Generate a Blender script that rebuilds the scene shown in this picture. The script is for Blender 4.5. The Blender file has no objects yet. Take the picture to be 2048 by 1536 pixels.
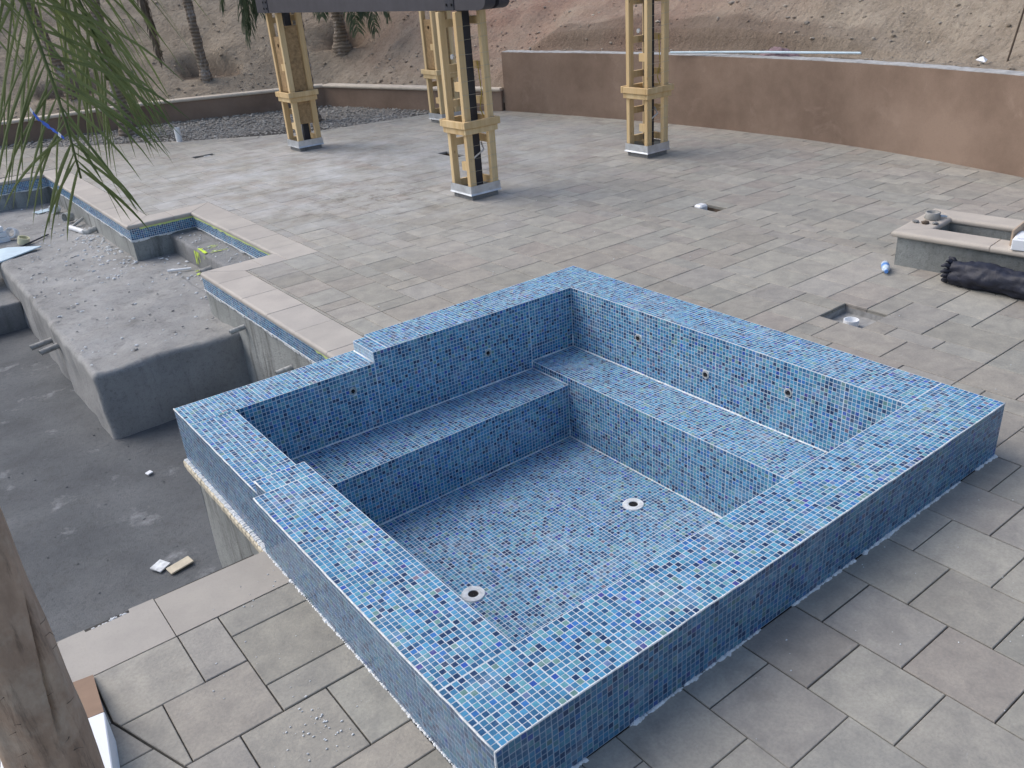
import bpy, bmesh, math, random
import numpy as np
from mathutils import Matrix, Vector, noise as mnoise

S = bpy.context.scene
COL = S.collection
R_ = math.radians
rng = np.random.default_rng(7)
random.seed(7)

# ------------------------------------------------------------------ camera
YAW, PITCH, ROLL = 0.947331362, 0.457485541, -0.0786456136
CAMPOS = np.array([-0.99270443, -1.62925713, 2.53596791])
FPX = 1707.906
def cam_axes():
    cy, sy, cp, sp = math.cos(YAW), math.sin(YAW), math.cos(PITCH), math.sin(PITCH)
    f = np.array([cy*cp, sy*cp, -sp]); r = np.array([sy, -cy, 0.]); u = np.cross(r, f)
    c, s = math.cos(ROLL), math.sin(ROLL)
    return c*r+s*u, -s*r+c*u, f
CR, CU, CF = cam_axes()
cd = bpy.data.cameras.new('camera'); cam = bpy.data.objects.new('camera', cd); COL.objects.link(cam)
M = Matrix.Identity(4)
for i in range(3):
    M[i][0], M[i][1], M[i][2], M[i][3] = CR[i], CU[i], -CF[i], CAMPOS[i]
cam.matrix_world = M
cd.sensor_width = 36; cd.lens = FPX/2048*36; cd.clip_start = .05; cd.clip_end = 500
S.camera = cam
S.render.resolution_x, S.render.resolution_y = 1024, 768

# ------------------------------------------------------------------ light
SUN_EL, SUN_AZ = R_(47), R_(124)      # azimuth of the sun measured from +X towards +Y
w = bpy.data.worlds.new('World'); S.world = w; w.use_nodes = True
wn = w.node_tree; bg = wn.nodes['Background']
sky = wn.nodes.new('ShaderNodeTexSky'); sky.sky_type = 'NISHITA'; sky.sun_disc = False
sky.sun_elevation = SUN_EL; sky.sun_rotation = math.pi/2 - SUN_AZ
sky.air_density = 1.0; sky.dust_density = 3.0; sky.ozone_density = 0.9
wn.links.new(sky.outputs[0], bg.inputs[0]); bg.inputs[1].default_value = 0.115
sl = bpy.data.lights.new('sun', 'SUN'); sl.energy = 1.25; sl.angle = R_(56); sl.color = (1, .97, .93)
sun = bpy.data.objects.new('sun', sl); COL.objects.link(sun)
sd = Vector((math.cos(SUN_AZ)*math.cos(SUN_EL), math.sin(SUN_AZ)*math.cos(SUN_EL), math.sin(SUN_EL)))
sun.rotation_euler = sd.to_track_quat('Z', 'Y').to_euler(); sun.location = (0, 0, 20)
S.view_settings.view_transform = 'Standard'; S.view_settings.look = 'None'
S.view_settings.gamma = 1; S.view_settings.use_curve_mapping = False
S.view_settings.exposure = 0.62
try:
    S.cycles.use_denoising = True
except Exception:
    pass

# ------------------------------------------------------------------ helpers
def lin(r, g, b):
    f = lambda c: (c/12.92 if c <= .04045 else ((c+.055)/1.055)**2.4)
    return (f(r/255), f(g/255), f(b/255))

def tag(o, label=None, cat=None, group=None, kind=None):
    if label: o['label'] = label
    if cat: o['category'] = cat
    if group: o['group'] = group
    if kind: o['kind'] = kind
    return o
def empty(name, loc=(0, 0, 0), rz=0, parent=None, **k):
    o = bpy.data.objects.new(name, None); COL.objects.link(o); o.location = loc; o.rotation_euler = (0, 0, rz)
    if parent: o.parent = parent
    return tag(o, **k)
class MB:
    def __init__(s): s.v = []; s.f = []; s.c = []
    def add(s, vs, fs, col=None):
        n = len(s.v); s.v += [tuple(map(float, p)) for p in vs]; s.f += [tuple(i+n for i in f) for f in fs]
        s.c += [col or (1, 1, 1)]*len(vs); return s
    def box(s, x0, x1, y0, y1, z0, z1, col=None, b=0):
        if b:
            b = min(b, .45*(x1-x0), .45*(y1-y0), .45*(z1-z0))
            vs = []; 
            for z, e in ((z0, b), (z0+b, 0), (z1-b, 0), (z1, b)):
                x2, x3, y2, y3 = x0+e, x1-e, y0+e, y1-e
                q = b if e == 0 else b*.3
                vs += [(x2+q, y2, z), (x3-q, y2, z), (x3, y2+q, z), (x3, y3-q, z), (x3-q, y3, z), (x2+q, y3, z), (x2, y3-q, z), (x2, y2+q, z)]
            fs = [tuple(range(7, -1, -1)), tuple(range(24, 32))]
            for k in range(3):
                for i in range(8):
                    j = (i+1) % 8; fs.append((k*8+i, k*8+j, k*8+8+j, k*8+8+i))
            return s.add(vs, fs, col)
        vs = [(x, y, z) for z in (z0, z1) for x, y in ((x0, y0), (x1, y0), (x1, y1), (x0, y1))]
        return s.add(vs, [(3, 2, 1, 0), (4, 5, 6, 7), (0, 1, 5, 4), (1, 2, 6, 5), (2, 3, 7, 6), (3, 0, 4, 7)], col)
    def tube(s, pts, rad, n=8, col=None, cap=True):
        pts = [np.array(p, float) for p in pts]; m = len(pts)
        if not hasattr(rad, '__len__'): rad = [rad]*m
        rings = []; up = None
        for i, p in enumerate(pts):
            t = pts[min(i+1, m-1)]-pts[max(i-1, 0)]; t /= (np.linalg.norm(t)+1e-9)
            if up is None:
                a = np.array([0, 0, 1.]) if abs(t[2]) < .9 else np.array([1., 0, 0])
                up = np.cross(t, a); up /= np.linalg.norm(up)
            up = up-t*(up@t); up /= np.linalg.norm(up); bi = np.cross(t, up)
            for k in range(n):
                a = 2*math.pi*k/n; rings.append(p+rad[i]*(math.cos(a)*up+math.sin(a)*bi))
        fs = []
        for i in range(m-1):
            for k in range(n):
                l = (k+1) % n; fs.append((i*n+k, i*n+l, (i+1)*n+l, (i+1)*n+k))
        if cap: fs += [tuple(range(n-1, -1, -1)), tuple(range((m-1)*n, m*n))]
        return s.add(rings, fs, col)
    def lathe(s, prof, c=(0, 0, 0), n=20, ax=(0, 0, 1), col=None):
        # prof: list of (radius, height) along ax
        ax = Vector(ax).normalized(); q = Vector((0, 0, 1)).rotation_difference(ax).to_matrix()
        vs = []
        for r, h in prof:
            for k in range(n):
                a = 2*math.pi*k/n; vs.append(tuple(Vector(c)+q @ Vector((r*math.cos(a), r*math.sin(a), h))))
        fs = [(i*n+k, i*n+(k+1) % n, (i+1)*n+(k+1) % n, (i+1)*n+k) for i in range(len(prof)-1) for k in range(n)]
        return s.add(vs, fs, col)
    def xf(s, mat):
        s.v = [tuple(mat @ Vector(p)) for p in s.v]; return s
    def build(s, name, mat, parent=None, smooth=False, loc=None, cols=False, **k):
        me = bpy.data.meshes.new(name); me.from_pydata(s.v, [], s.f); me.update()
        if cols: set_cols(me, s.c)
        if mat: me.materials.append(mat)
        if smooth: me.polygons.foreach_set('use_smooth', [True]*len(me.polygons))
        o = bpy.data.objects.new(name, me); COL.objects.link(o)
        if loc is not None: o.location = loc
        if parent: o.parent = parent
        return tag(o, **k)
def set_cols(me, cols):
    a = me.color_attributes.new('tint', 'FLOAT_COLOR', 'POINT')
    arr = np.ones((len(me.vertices), 4), np.float32); arr[:, :3] = np.asarray(cols, np.float32)[:, :3]
    a.data.foreach_set('color', arr.ravel())
def np_mesh(name, V, F4, mat, cols=None, smooth=False):
    me = bpy.data.meshes.new(name)
    nv, nf, k = len(V), len(F4), F4.shape[1]
    me.vertices.add(nv); me.vertices.foreach_set('co', np.asarray(V, np.float32).ravel())
    me.loops.add(nf*k); me.loops.foreach_set('vertex_index', np.asarray(F4, np.int32).ravel())
    me.polygons.add(nf); me.polygons.foreach_set('loop_start', np.arange(0, nf*k, k, dtype=np.int32))
    me.polygons.foreach_set('loop_total', np.full(nf, k, np.int32))
    me.polygons.foreach_set('use_smooth', np.full(nf, bool(smooth)))
    me.update(); me.validate()
    if cols is not None: set_cols(me, cols)
    if mat: me.materials.append(mat)
    return me
def link(name, me, parent=None, loc=None, **k):
    o = bpy.data.objects.new(name, me); COL.objects.link(o)
    if parent: o.parent = parent
    if loc is not None: o.location = loc
    return tag(o, **k)
def bevel(o, wd, seg=2, ang=40):
    b = o.modifiers.new('bevel', 'BEVEL'); b.width = wd; b.segments = seg; b.limit_method = 'ANGLE'; b.angle_limit = R_(ang)
    return o

# ------------------------------------------------------------------ materials
class NT:
    def __init__(s, name, rough=.8, spec=.35):
        s.m = bpy.data.materials.new(name); s.m.use_nodes = True; s.t = s.m.node_tree
        s.b = s.t.nodes['Principled BSDF']; s.b.inputs['Roughness'].default_value = rough
        s.b.inputs['Specular IOR Level'].default_value = spec
        s.pos = s.t.nodes.new('ShaderNodeNewGeometry').outputs['Position']
    def L(s, a, b): s.t.links.new(a, b)
    def sca(s, v, sc, rot=None):
        n = s.t.nodes.new('ShaderNodeMapping'); n.inputs['Scale'].default_value = sc
        if rot: n.inputs['Rotation'].default_value = rot
        s.L(v, n.inputs[0]); return n.outputs[0]
    def noise(s, scale, det=4, ro=.6, vec=None, dist=0):
        n = s.t.nodes.new('ShaderNodeTexNoise'); n.inputs['Scale'].default_value = scale; n.inputs['Detail'].default_value = det
        n.inputs['Roughness'].default_value = ro; n.inputs['Distortion'].default_value = dist
        s.L(vec if vec is not None else s.pos, n.inputs['Vector']); return n.outputs['Fac']
    def voro(s, scale, feat='F1', vec=None, out='Distance'):
        n = s.t.nodes.new('ShaderNodeTexVoronoi'); n.inputs['Scale'].default_value = scale; n.feature = feat
        s.L(vec if vec is not None else s.pos, n.inputs['Vector']); return n.outputs[out]
    def ramp(s, fac, stops):
        n = s.t.nodes.new('ShaderNodeValToRGB'); e = n.color_ramp.elements
        while len(e) < len(stops): e.new(.5)
        for q, (p, c) in zip(e, stops):
            q.position = p; q.color = (c, c, c, 1) if not hasattr(c, '__len__') else (*c, 1)
        s.L(fac, n.inputs[0]); return n.outputs[0]
    def mix(s, fac, a, b, mode='MIX'):
        n = s.t.nodes.new('ShaderNodeMix'); n.data_type = 'RGBA'; n.blend_type = mode
        for sock, v in ((n.inputs['Factor'], fac), (n.inputs[6], a), (n.inputs[7], b)):
            if hasattr(v, 'is_output'): s.L(v, sock)
            elif hasattr(v, '__len__'): sock.default_value = (*v, 1)
            else: sock.default_value = v
        return n.outputs[2]
    def math(s, op, a, b=None):
        n = s.t.nodes.new('ShaderNodeMath'); n.operation = op
        for sock, v in ((n.inputs[0], a), (n.inputs[1], b)):
            if v is None: continue
            if hasattr(v, 'is_output'): s.L(v, sock)
            else: sock.default_value = v
        return n.outputs[0]
    def attr(s, name='tint'):
        n = s.t.nodes.new('ShaderNodeAttribute'); n.attribute_name = name; return n.outputs['Color']
    def bump(s, h, st=.4, d=.01):
        n = s.t.nodes.new('ShaderNodeBump'); n.inputs['Strength'].default_value = st; n.inputs['Distance'].default_value = d
        s.L(h, n.inputs['Height']); s.L(n.outputs[0], s.b.inputs['Normal'])
    def sep(s, v):
        n = s.t.nodes.new('ShaderNodeSeparateXYZ'); s.L(v, n.inputs[0]); return n.outputs
    def col(s, c):
        if hasattr(c, 'is_output'): s.L(c, s.b.inputs['Base Color'])
        else: s.b.inputs['Base Color'].default_value = (*c, 1)
        return s
    def rough(s, c): s.L(c, s.b.inputs['Roughness']); return s
def simple(name, c, rough=.6, metal=0, var=.12, sc=12, spec=.4, bmp=0):
    n = NT(name, rough, spec); n.b.inputs['Metallic'].default_value = metal
    v = n.noise(sc, 5)
    n.col(n.mix(n.ramp(v, [(.3, 0), (.7, 1)]), tuple(x*(1-var) for x in c), tuple(min(1, x*(1+var)) for x in c)))
    if bmp: n.bump(v, bmp, .01)
    return n.m

def m_paver():
    n = NT('concrete_paver', .75, .35)
    big = n.noise(1.1, 5, .6); mid = n.noise(7, 6, .65, dist=.4); fine = n.noise(70, 4, .7)
    c = n.mix(n.ramp(mid, [(.28, 0), (.72, 1)]), (.76, .765, .78), (1.16, 1.15, 1.12))
    c = n.mix(1.0, n.attr(), c, 'MULTIPLY')
    c = n.mix(n.ramp(fine, [(.35, .25), (.6, 0)]), c, (.14, .14, .14))
    scr = n.noise(9, 5, .7, n.sca(n.pos, (1, 6, 1), (0, 0, .5)))
    c = n.mix(n.ramp(scr, [(.63, 0), (.75, .28)]), c, (.55, .55, .55))
    st = n.noise(2.6, 5, .7)
    c = n.mix(n.ramp(st, [(.6, 0), (.78, .3)]), c, (.10, .085, .07))
    # construction dust trodden in beyond the spa, a soil smear by the near column
    d = n.t.nodes.new('ShaderNodeVectorMath'); d.operation = 'DISTANCE'; n.L(n.pos, d.inputs[0]); d.inputs[1].default_value = (4.1, 10.2, 0)
    dust = n.math('MULTIPLY', n.ramp(n.math('DIVIDE', d.outputs['Value'], 6), [(.05, .75), (.9, 0)]), n.ramp(n.noise(1.7, 6, .7), [(.38, 0), (.66, 1)]))
    c = n.mix(dust, c, (.58, .60, .62))
    d2 = n.t.nodes.new('ShaderNodeVectorMath'); d2.operation = 'DISTANCE'; n.L(n.pos, d2.inputs[0]); d2.inputs[1].default_value = (4.1, 8.0, 0)
    soil = n.math('MULTIPLY', n.ramp(n.math('DIVIDE', d2.outputs['Value'], 2), [(.1, .8), (.8, 0)]), n.ramp(n.noise(3.6, 6, .75), [(.50, 0), (.64, 1)]))
    c = n.mix(soil, c, (.13, .11, .09))
    n.col(c)
    n.bump(n.mix(.35, n.noise(13, 8, .7, dist=.8), fine), .7, .008)
    return n.m
def m_coping():
    n = NT('cast_stone_coping', .7, .35)
    a = n.noise(3, 5, .6); f = n.noise(90, 3, .7)
    c = n.mix(n.ramp(a, [(.3, 0), (.7, 1)]), (.86, .86, .87), (1.08, 1.08, 1.07))
    c = n.mix(1.0, n.attr(), c, 'MULTIPLY')
    c = n.mix(n.ramp(f, [(.3, .2), (.5, 0)]), c, (.25, .22, .2))
    st = n.noise(6, 5, .7)
    c = n.mix(n.ramp(st, [(.6, 0), (.8, .22)]), c, (.2, .17, .14))
    n.col(c); n.bump(n.noise(30, 6, .7), .2, .004); return n.m
def m_tile():
    n = NT('glass_mosaic_tile', .12, .30)
    v = n.noise(60, 3, .6)
    c = n.mix(n.ramp(v, [(.3, 0), (.7, 1)]), (.82, .84, .86), (1.15, 1.13, 1.1))
    c = n.mix(1.0, n.attr(), c, 'MULTIPLY')
    g = n.noise(5, 6, .75)         # wiped grout film left on the glass
    c = n.mix(n.ramp(g, [(.52, 0), (.78, .30)]), c, (.55, .6, .66))
    n.col(c); n.rough(n.ramp(g, [(.4, .13), (.75, .42)]))
    return n.m
def m_grout():
    n = NT('white_grout', .85, .3)
    a = n.noise(5, 6, .7)
    n.col(n.mix(1.0, n.attr(), n.mix(n.ramp(a, [(.3, 0), (.7, 1)]), (.54, .60, .66), (.71, .75, .79)), 'MULTIPLY')); n.bump(n.noise(150, 3), .3, .002); return n.m
def m_gunite(name='raw_gunite', a=(.20, .205, .21), b=(.33, .335, .34), stain=.5):
    n = NT(name, .9, .25)
    big = n.noise(1.0, 6, .65); f = n.noise(28, 6, .75)
    c = n.mix(n.ramp(big, [(.32, 0), (.68, 1)]), a, b)
    c = n.mix(n.ramp(f, [(.3, .45), (.5, 0), (.7, 0), (.85, .2)]), c, tuple(x*.5 for x in a))
    drip = n.noise(5, 6, .7, n.sca(n.pos, (1, 1, .12)))
    c = n.mix(n.ramp(drip, [(.52, 0), (.66, stain)]), c, (.08, .08, .075))
    lite = n.noise(2.2, 6, .7)
    c = n.mix(n.ramp(lite, [(.60, 0), (.74, .5)]), c, (.50, .52, .54))
    pit = n.voro(60)
    c = n.mix(n.ramp(pit, [(.1, .35), (.3, 0)]), c, (.10, .10, .10))
    n.col(c); n.bump(n.mix(.5, f, n.noise(110, 4, .7)), .9, .02); return n.m
def m_stucco():
    n = NT('brown_stucco', .92, .2)
    a = n.noise(.9, 6, .65); b = n.noise(2.4, 5, .7, dist=.6)
    c = n.mix(n.ramp(a, [(.36, 0), (.64, 1)]), (.215, .154, .117), (.315, .232, .18))
    c = n.mix(n.ramp(b, [(.58, 0), (.8, .5)]), c, (.40, .305, .245))
    c = n.mix(n.ramp(n.noise(120, 3, .7), [(.3, .3), (.5, 0)]), c, (.12, .09, .075))
    n.col(c); n.bump(n.noise(140, 4, .7), .35, .004); return n.m
def m_dirt():
    n = NT('bare_hillside_dirt', .95, .15)
    a = n.noise(.35, 6, .6); b = n.noise(2.3, 7, .7); f = n.noise(14, 7, .75)
    c = n.mix(n.ramp(b, [(.3, 0), (.7, 1)]), (.27, .225, .175), (.44, .375, .30))
    x, y, z = n.sep(n.pos)
    # reddish soil where the bank was cut behind the tall wall
    red = n.math('SUBTRACT', n.math('DIVIDE', x, 9.0), .15)
    redm = n.math('MULTIPLY', n.ramp(red, [(.75, 0), (1.0, 1)]), n.ramp(n.math('DIVIDE', y, 20), [(.30, 0), (.45, 1)]))
    redm = n.math('MULTIPLY', redm, n.ramp(a, [(.38, .25), (.62, 1)]))
    c = n.mix(redm, c, (.31, .20, .155))
    c = n.mix(n.ramp(n.noise(.9, 6, .7), [(.5, 0), (.75, .5)]), c, (.47, .41, .33))
    c = n.mix(n.ramp(f, [(.30, .65), (.48, 0)]), c, (.085, .07, .058))
    c = n.mix(n.ramp(n.voro(22, out='Distance'), [(.10, .5), (.22, 0)]), c, (.50, .46, .40))
    c = n.mix(n.math('MULTIPLY', n.attr(), .75), c, n.mix(b, (.10, .075, .058), (.20, .15, .115)))     # freshly dug moist soil
    n.col(c)
    run = n.noise(5, 6, .7, n.sca(n.pos, (.5, 1.6, .5), (0, 0, .35)))
    n.bump(n.mix(.5, run, f), 1.0, .09); return n.m
def m_gravel():
    n = NT('grey_gravel_soil', .95, .2)
    v = n.voro(34, out='Color'); f = n.noise(40, 5, .8)
    c = n.mix(n.ramp(f, [(.3, 0), (.7, 1)]), (.17, .16, .145), (.40, .385, .36))
    n.col(n.mix(.3, c, n.mix(n.noise(.8, 5), (.15, .14, .13), (.32, .31, .30)))); n.bump(n.voro(34), 1, .03); return n.m
def m_wood():
    n = NT('framing_lumber', .75, .3)
    oi = n.t.nodes.new('ShaderNodeObjectInfo').outputs['Random']
    g = n.noise(14, 5, .65, n.sca(n.pos, (1, 1, .06)), dist=.3)
    c = n.mix(n.ramp(g, [(.3, 0), (.7, 1)]), (.59, .43, .22), (.81, .66, .41))
    c = n.mix(n.math('MULTIPLY', oi, .45), c, (.52, .32, .13))
    k = n.voro(7, vec=n.sca(n.pos, (1, 1, .55)))
    c = n.mix(n.ramp(k, [(.03, .75), (.10, 0)]), c, (.20, .11, .05))
    n.col(c); n.bump(g, .15, .003); return n.m
def m_bark():
    n = NT('palm_trunk_bark', .85, .25)
    a = n.noise(7, 6, .7, n.sca(n.pos, (1, 1, .35))); b = n.noise(26, 6, .75, n.sca(n.pos, (1, 1, .15)))
    c = n.mix(n.ramp(a, [(.3, 0), (.7, 1)]), (.26, .185, .135), (.54, .40, .30))
    c = n.mix(n.ramp(n.noise(4, 6, .7), [(.5, 0), (.7, .75)]), c, (.58, .49, .39))
    c = n.mix(n.ramp(b, [(.32, .6), (.46, 0)]), c, (.10, .075, .058))
    c = n.mix(n.ramp(n.noise(11, 5, .7), [(.66, 0), (.76, .6)]), c, (.16, .11, .075))
    n.col(c); n.bump(n.mix(.5, a, b), .8, .012); return n.m
def m_bark2():
    n = NT('ringed_palm_bark', .92, .2)
    x, y, z = n.sep(n.pos)
    wv = n.t.nodes.new('ShaderNodeTexWave'); wv.bands_direction = 'Z'; wv.inputs['Scale'].default_value = 4.2; wv.inputs['Distortion'].default_value = 4.5
    wv.inputs['Detail'].default_value = 4; n.L(n.pos, wv.inputs['Vector'])
    c = n.mix(n.ramp(wv.outputs['Fac'], [(.1, 0), (.9, 1)]), (.17, .14, .11), (.26, .22, .18))
    c = n.mix(n.ramp(n.noise(4, 6, .7, n.sca(n.pos, (1, 1, .4))), [(.55, 0), (.66, .85)]), c, (.46, .43, .41))
    n.col(c); n.bump(n.mix(.5, wv.outputs['Fac'], n.noise(25, 5)), .8, .03); return n.m
def m_leaf(name, a, b):
    n = NT(name, .55, .35)
    oi = n.t.nodes.new('ShaderNodeObjectInfo').outputs['Random']
    v = n.noise(3.5, 4)
    c = n.mix(n.ramp(v, [(.35, 0), (.65, 1)]), a, b)
    c = n.mix(n.math('MULTIPLY', oi, .35), c, tuple(x*.6 for x in a)); n.col(c)
    n.b.inputs['Transmission Weight'].default_value = 0
    tr = n.t.nodes.new('ShaderNodeBsdfTranslucent'); n.L(c, tr.inputs[0])
    mx = n.t.nodes.new('ShaderNodeMixShader'); mx.inputs[0].default_value = .42
    n.L(n.b.outputs[0], mx.inputs[1]); n.L(tr.outputs[0], mx.inputs[2])
    n.L(mx.outputs[0], n.t.nodes['Material Output'].inputs[0]); return n.m

MT = dict(paver=m_paver(), coping=m_coping(), tile=m_tile(), grout=m_grout(), gunite=m_gunite(),
    floor=m_gunite('dusty_pool_floor', (.108, .116, .125), (.18, .19, .20), .2),  # base colour darkened for wetness and for the deep basin's shade
    shelf=m_gunite('dusty_shelf', (.265, .265, .262), (.43, .43, .425), .35),
    stucco=m_stucco(), dirt=m_dirt(), gravel=m_gravel(), wood=m_wood(), bark=m_bark(), bark2=m_bark2(),
    leaf=m_leaf('palm_leaflet', (.115, .16, .055), (.25, .295, .12)), leaf2=m_leaf('dark_palm_leaflet', (.07, .105, .06), (.16, .20, .12)),
    dead=m_leaf('dead_palm_leaflet', (.13, .105, .08), (.24, .20, .155)),
    sand=simple('joint_sand', (.075, .072, .068), .95, var=.3, sc=40, spec=.1),
    mortar=simple('pale_mortar', (.70, .73, .75), .9, var=.25, sc=30, bmp=.6),
    cream=simple('cream_trim_stone', (.60, .54, .42), .75, var=.15, sc=14),
    capstone=simple('buff_cap_stone', (.62, .55, .46), .75, var=.12, sc=5),
    yellowcoping=simple('buff_coping_edge', (.50, .38, .25), .75, var=.2, sc=12),
    galv=simple('galvanized_steel', (.62, .66, .70), .38, metal=.75, var=.18, sc=9),
    beam=simple('dark_grey_stain', (.050, .050, .062), .6, var=.15, sc=6),
    steel=simple('black_steel_post', (.030, .034, .048), .5, var=.2, sc=8),
    pvc=simple('white_pvc', (.78, .80, .82), .4, var=.05, sc=9), greypvc=simple('grey_pipe', (.30, .30, .29), .6, var=.3, sc=20),
    dirtypvc=simple('cement_smeared_pipe', (.42, .43, .42), .8, var=.35, sc=30),
    white=simple('white_card', (.80, .83, .87), .7, var=.04, sc=5), kraft=simple('brown_cardboard', (.24, .165, .12), .85, var=.12, sc=8),
    kraft2=simple('light_cardboard', (.46, .36, .27), .85, var=.1, sc=8),
    black=simple('black_plastic_wrap', (.016, .019, .034), .55, var=.35, sc=14, bmp=.6),
    dark=simple('dark_hole', (.012, .012, .014), .9), green=simple('lime_masking_tape', (.62, .74, .28), .7, var=.12, sc=14),
    lime=simple('lime_spray_paint', (.58, .78, .06), .7, var=.25, sc=25),
    mud=simple('wet_mud', (.31, .31, .305), .8, var=.3, sc=16, bmp=.6), blue=simple('blue_ribbon', (.05, .14, .62), .5, var=.3, sc=60),
    paleblue=simple('pale_blue_sheet', (.58, .72, .80), .6, var=.1, sc=6), tape=simple('cream_tape_roll', (.66, .64, .44), .5, var=.1, sc=8),
    stone=simple('pale_field_stone', (.36, .32, .27), .9, var=.4, sc=3), wire=simple('zinc_wire', (.5, .47, .38), .5, metal=.4),
    yellow=simple('yellow_cable', (.45, .34, .05), .5), purple=simple('purple_netting', (.21, .145, .16), .8, var=.35, sc=20),
    bottle=simple('clear_blue_plastic', (.55, .66, .80), .2, var=.3, sc=40, spec=.6), bluecap=simple('blue_label', (.12, .30, .70), .4),
    plywood=simple('osb_panel', (.34, .23, .12), .85, var=.3, sc=22), rockred=simple('hole_soil', (.105, .080, .060), .95, var=.35, sc=8, bmp=.8))

# ------------------------------------------------------------------ 2D rectangle helpers
def rect_minus(r, holes):
    out = [r]
    for h in holes:
        nxt = []
        for x0, y0, x1, y1 in out:
            a0, b0, a1, b1 = max(x0, h[0]), max(y0, h[1]), min(x1, h[2]), min(y1, h[3])
            if a0 >= a1 or b0 >= b1: nxt.append((x0, y0, x1, y1)); continue
            if x0 < a0: nxt.append((x0, y0, a0, y1))
            if a1 < x1: nxt.append((a1, y0, x1, y1))
            if y0 < b0: nxt.append((a0, y0, a1, b0))
            if b1 < y1: nxt.append((a0, b1, a1, y1))
        out = nxt
    return out
def clip(poly, a, b, c):      # keep a*x+b*y <= c
    out = []
    for i, p in enumerate(poly):
        q = poly[(i+1) % len(poly)]; dp, dq = a*p[0]+b*p[1]-c, a*q[0]+b*q[1]-c
        if dp <= 0: out.append(p)
        if dp*dq < 0:
            t = dp/(dp-dq); out.append((p[0]+t*(q[0]-p[0]), p[1]+t*(q[1]-p[1])))
    return out
def slab(poly, gap=.003, ch=.004, th=.05, tilt=.0012, z=0., bull=None):
    # a flagstone: chamfered top, sides, shrunk by the half joint
    P = np.array(poly, float); n = len(P); c = P.mean(0)
    def inset(Q, d):
        out = []
        for i in range(n):
            a, b, e = Q[i-1], Q[i], Q[(i+1) % n]
            u = b-a; v = e-b; u /= np.linalg.norm(u)+1e-9; v /= np.linalg.norm(v)+1e-9
            n1 = np.array([-u[1], u[0]]); n2 = np.array([-v[1], v[0]]); m = n1+n2; m /= max(.3, m@m/1.0)**1 if False else 1
            k = 1+n1@n2
            out.append(b+(n1+n2)*d/max(k, .3))
        return np.array(out)
    A = inset(P, gap); B = inset(P, gap+ch)
    tx, ty, tz = random.gauss(0, tilt), random.gauss(0, tilt), random.gauss(0, tilt*.6)
    zz = lambda q: z+tz+(q[0]-c[0])*tx+(q[1]-c[1])*ty
    vs = [(*q, zz(q)) for q in B]+[(*q, zz(q)-ch) for q in A]+[(*q, z-th) for q in A]
    fs = [tuple(range(n))]
    for k in (0, 1):
        for i in range(n):
            j = (i+1) % n; fs.append((k*n+j, k*n+i, (k+1)*n+i, (k+1)*n+j))
    return vs, fs, c
def ccw(poly):
    a = sum(p[0]*q[1]-q[0]*p[1] for p, q in zip(poly, poly[1:]+poly[:1]))
    return poly if a > 0 else poly[::-1]
def proj(P):
    d = np.asarray(P, float)-CAMPOS; z = d@CF
    return 512+FPX/2*(d@CR)/z, 384-FPX/2*(d@CU)/z, z

# ------------------------------------------------------------------ plan of the place
H, Z2 = .317, .241                      # spa rim, lowered spill corner
POOL = (-7.0, 1.998, 1.385, 14.13)      # main basin
ALC = (1.385, 6.815, 2.18, 9.40)        # alcove in the pool's long side
SPA = (0, 0, 3.302, 3.372)
ZS, ZD = -.45, -1.10                    # shelf, deep floor
FAR = [(-9, 26), (1.32, 17.75), (2.76, 16.26), (4.18, 14.82), (5.05, 14.09), (5.97, 13.52), (6.62, 13.4), (8.27, 13.15), (9.6, 12.7), (12, 12)]
TALL = [(9.16, 12.0), (9.54, 9.76), (9.75, 7.68), (9.74, 5.01), (9.20, 2.5), (8.55, .2), (7.6, -2.6)]
def chaikin(p, n=3):
    for _ in range(n):
        q = [p[0]]
        for a, b in zip(p[:-1], p[1:]): q += [(a[0]*.75+b[0]*.25, a[1]*.75+b[1]*.25), (a[0]*.25+b[0]*.75, a[1]*.25+b[1]*.75)]
        p = q+[p[-1]]
    return p
TALL = chaikin(TALL)
LOW = [(-9, 18.9), (-3, 18.7), (1.4, 18.46), (4.25, 18.12), (5.9, 17.4), (7.68, 16.65), (8.74, 12.78), (9.10, 12.02)]

# ------------------------------------------------------------------ patio
G0X, GX, G0Y, GY = .865, .1742, -.140, .1757
gx = lambda i: G0X+GX*i
gy = lambda j: G0Y+GY*j
IX0, IX1, IY0, IY1 = -24, 54, -20, 108
occ = {}
pieces = []
def take(i, j, wi, hj):
    for a in range(i, i+wi):
        for b in range(j, j+hj): occ[(a, b)] = 1
def free(i, j, wi, hj): return all((a, b) not in occ for a in range(i, i+wi) for b in range(j, j+hj))
holes_cells = [(20, 9, 2, 2), (30, 25, 1, 2), (30, 53, 1, 3), (15, 75, 2, 1)]
for h in holes_cells: take(*h)
# pieces beside the left wall of the spa, as laid
fixed = [(-.362, 1.475, .0, 1.65), (-.362, 1.105, .0, 1.475), (-.362, .932, .0, 1.105), (-.545, 1.292, -.362, 1.65), (-.90, 1.289, -.545, 1.65), (-.72, .932, -.362, 1.292), (-.90, .932, -.72, 1.289), (-.54, .5628, -.18, .932), (-.18, .5628, .0, .932), (-.90, .5628, -.54, .932)]
left_cut = [(-1.051, 1.33, -.904, 1.646), (-1.051, 1.09, -.5, 1.33), (-1.051, .5628, -.5, 1.09)]
for i in range(-11, -5):
    for j in range(4, 12): occ[(i, j)] = 1
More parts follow.
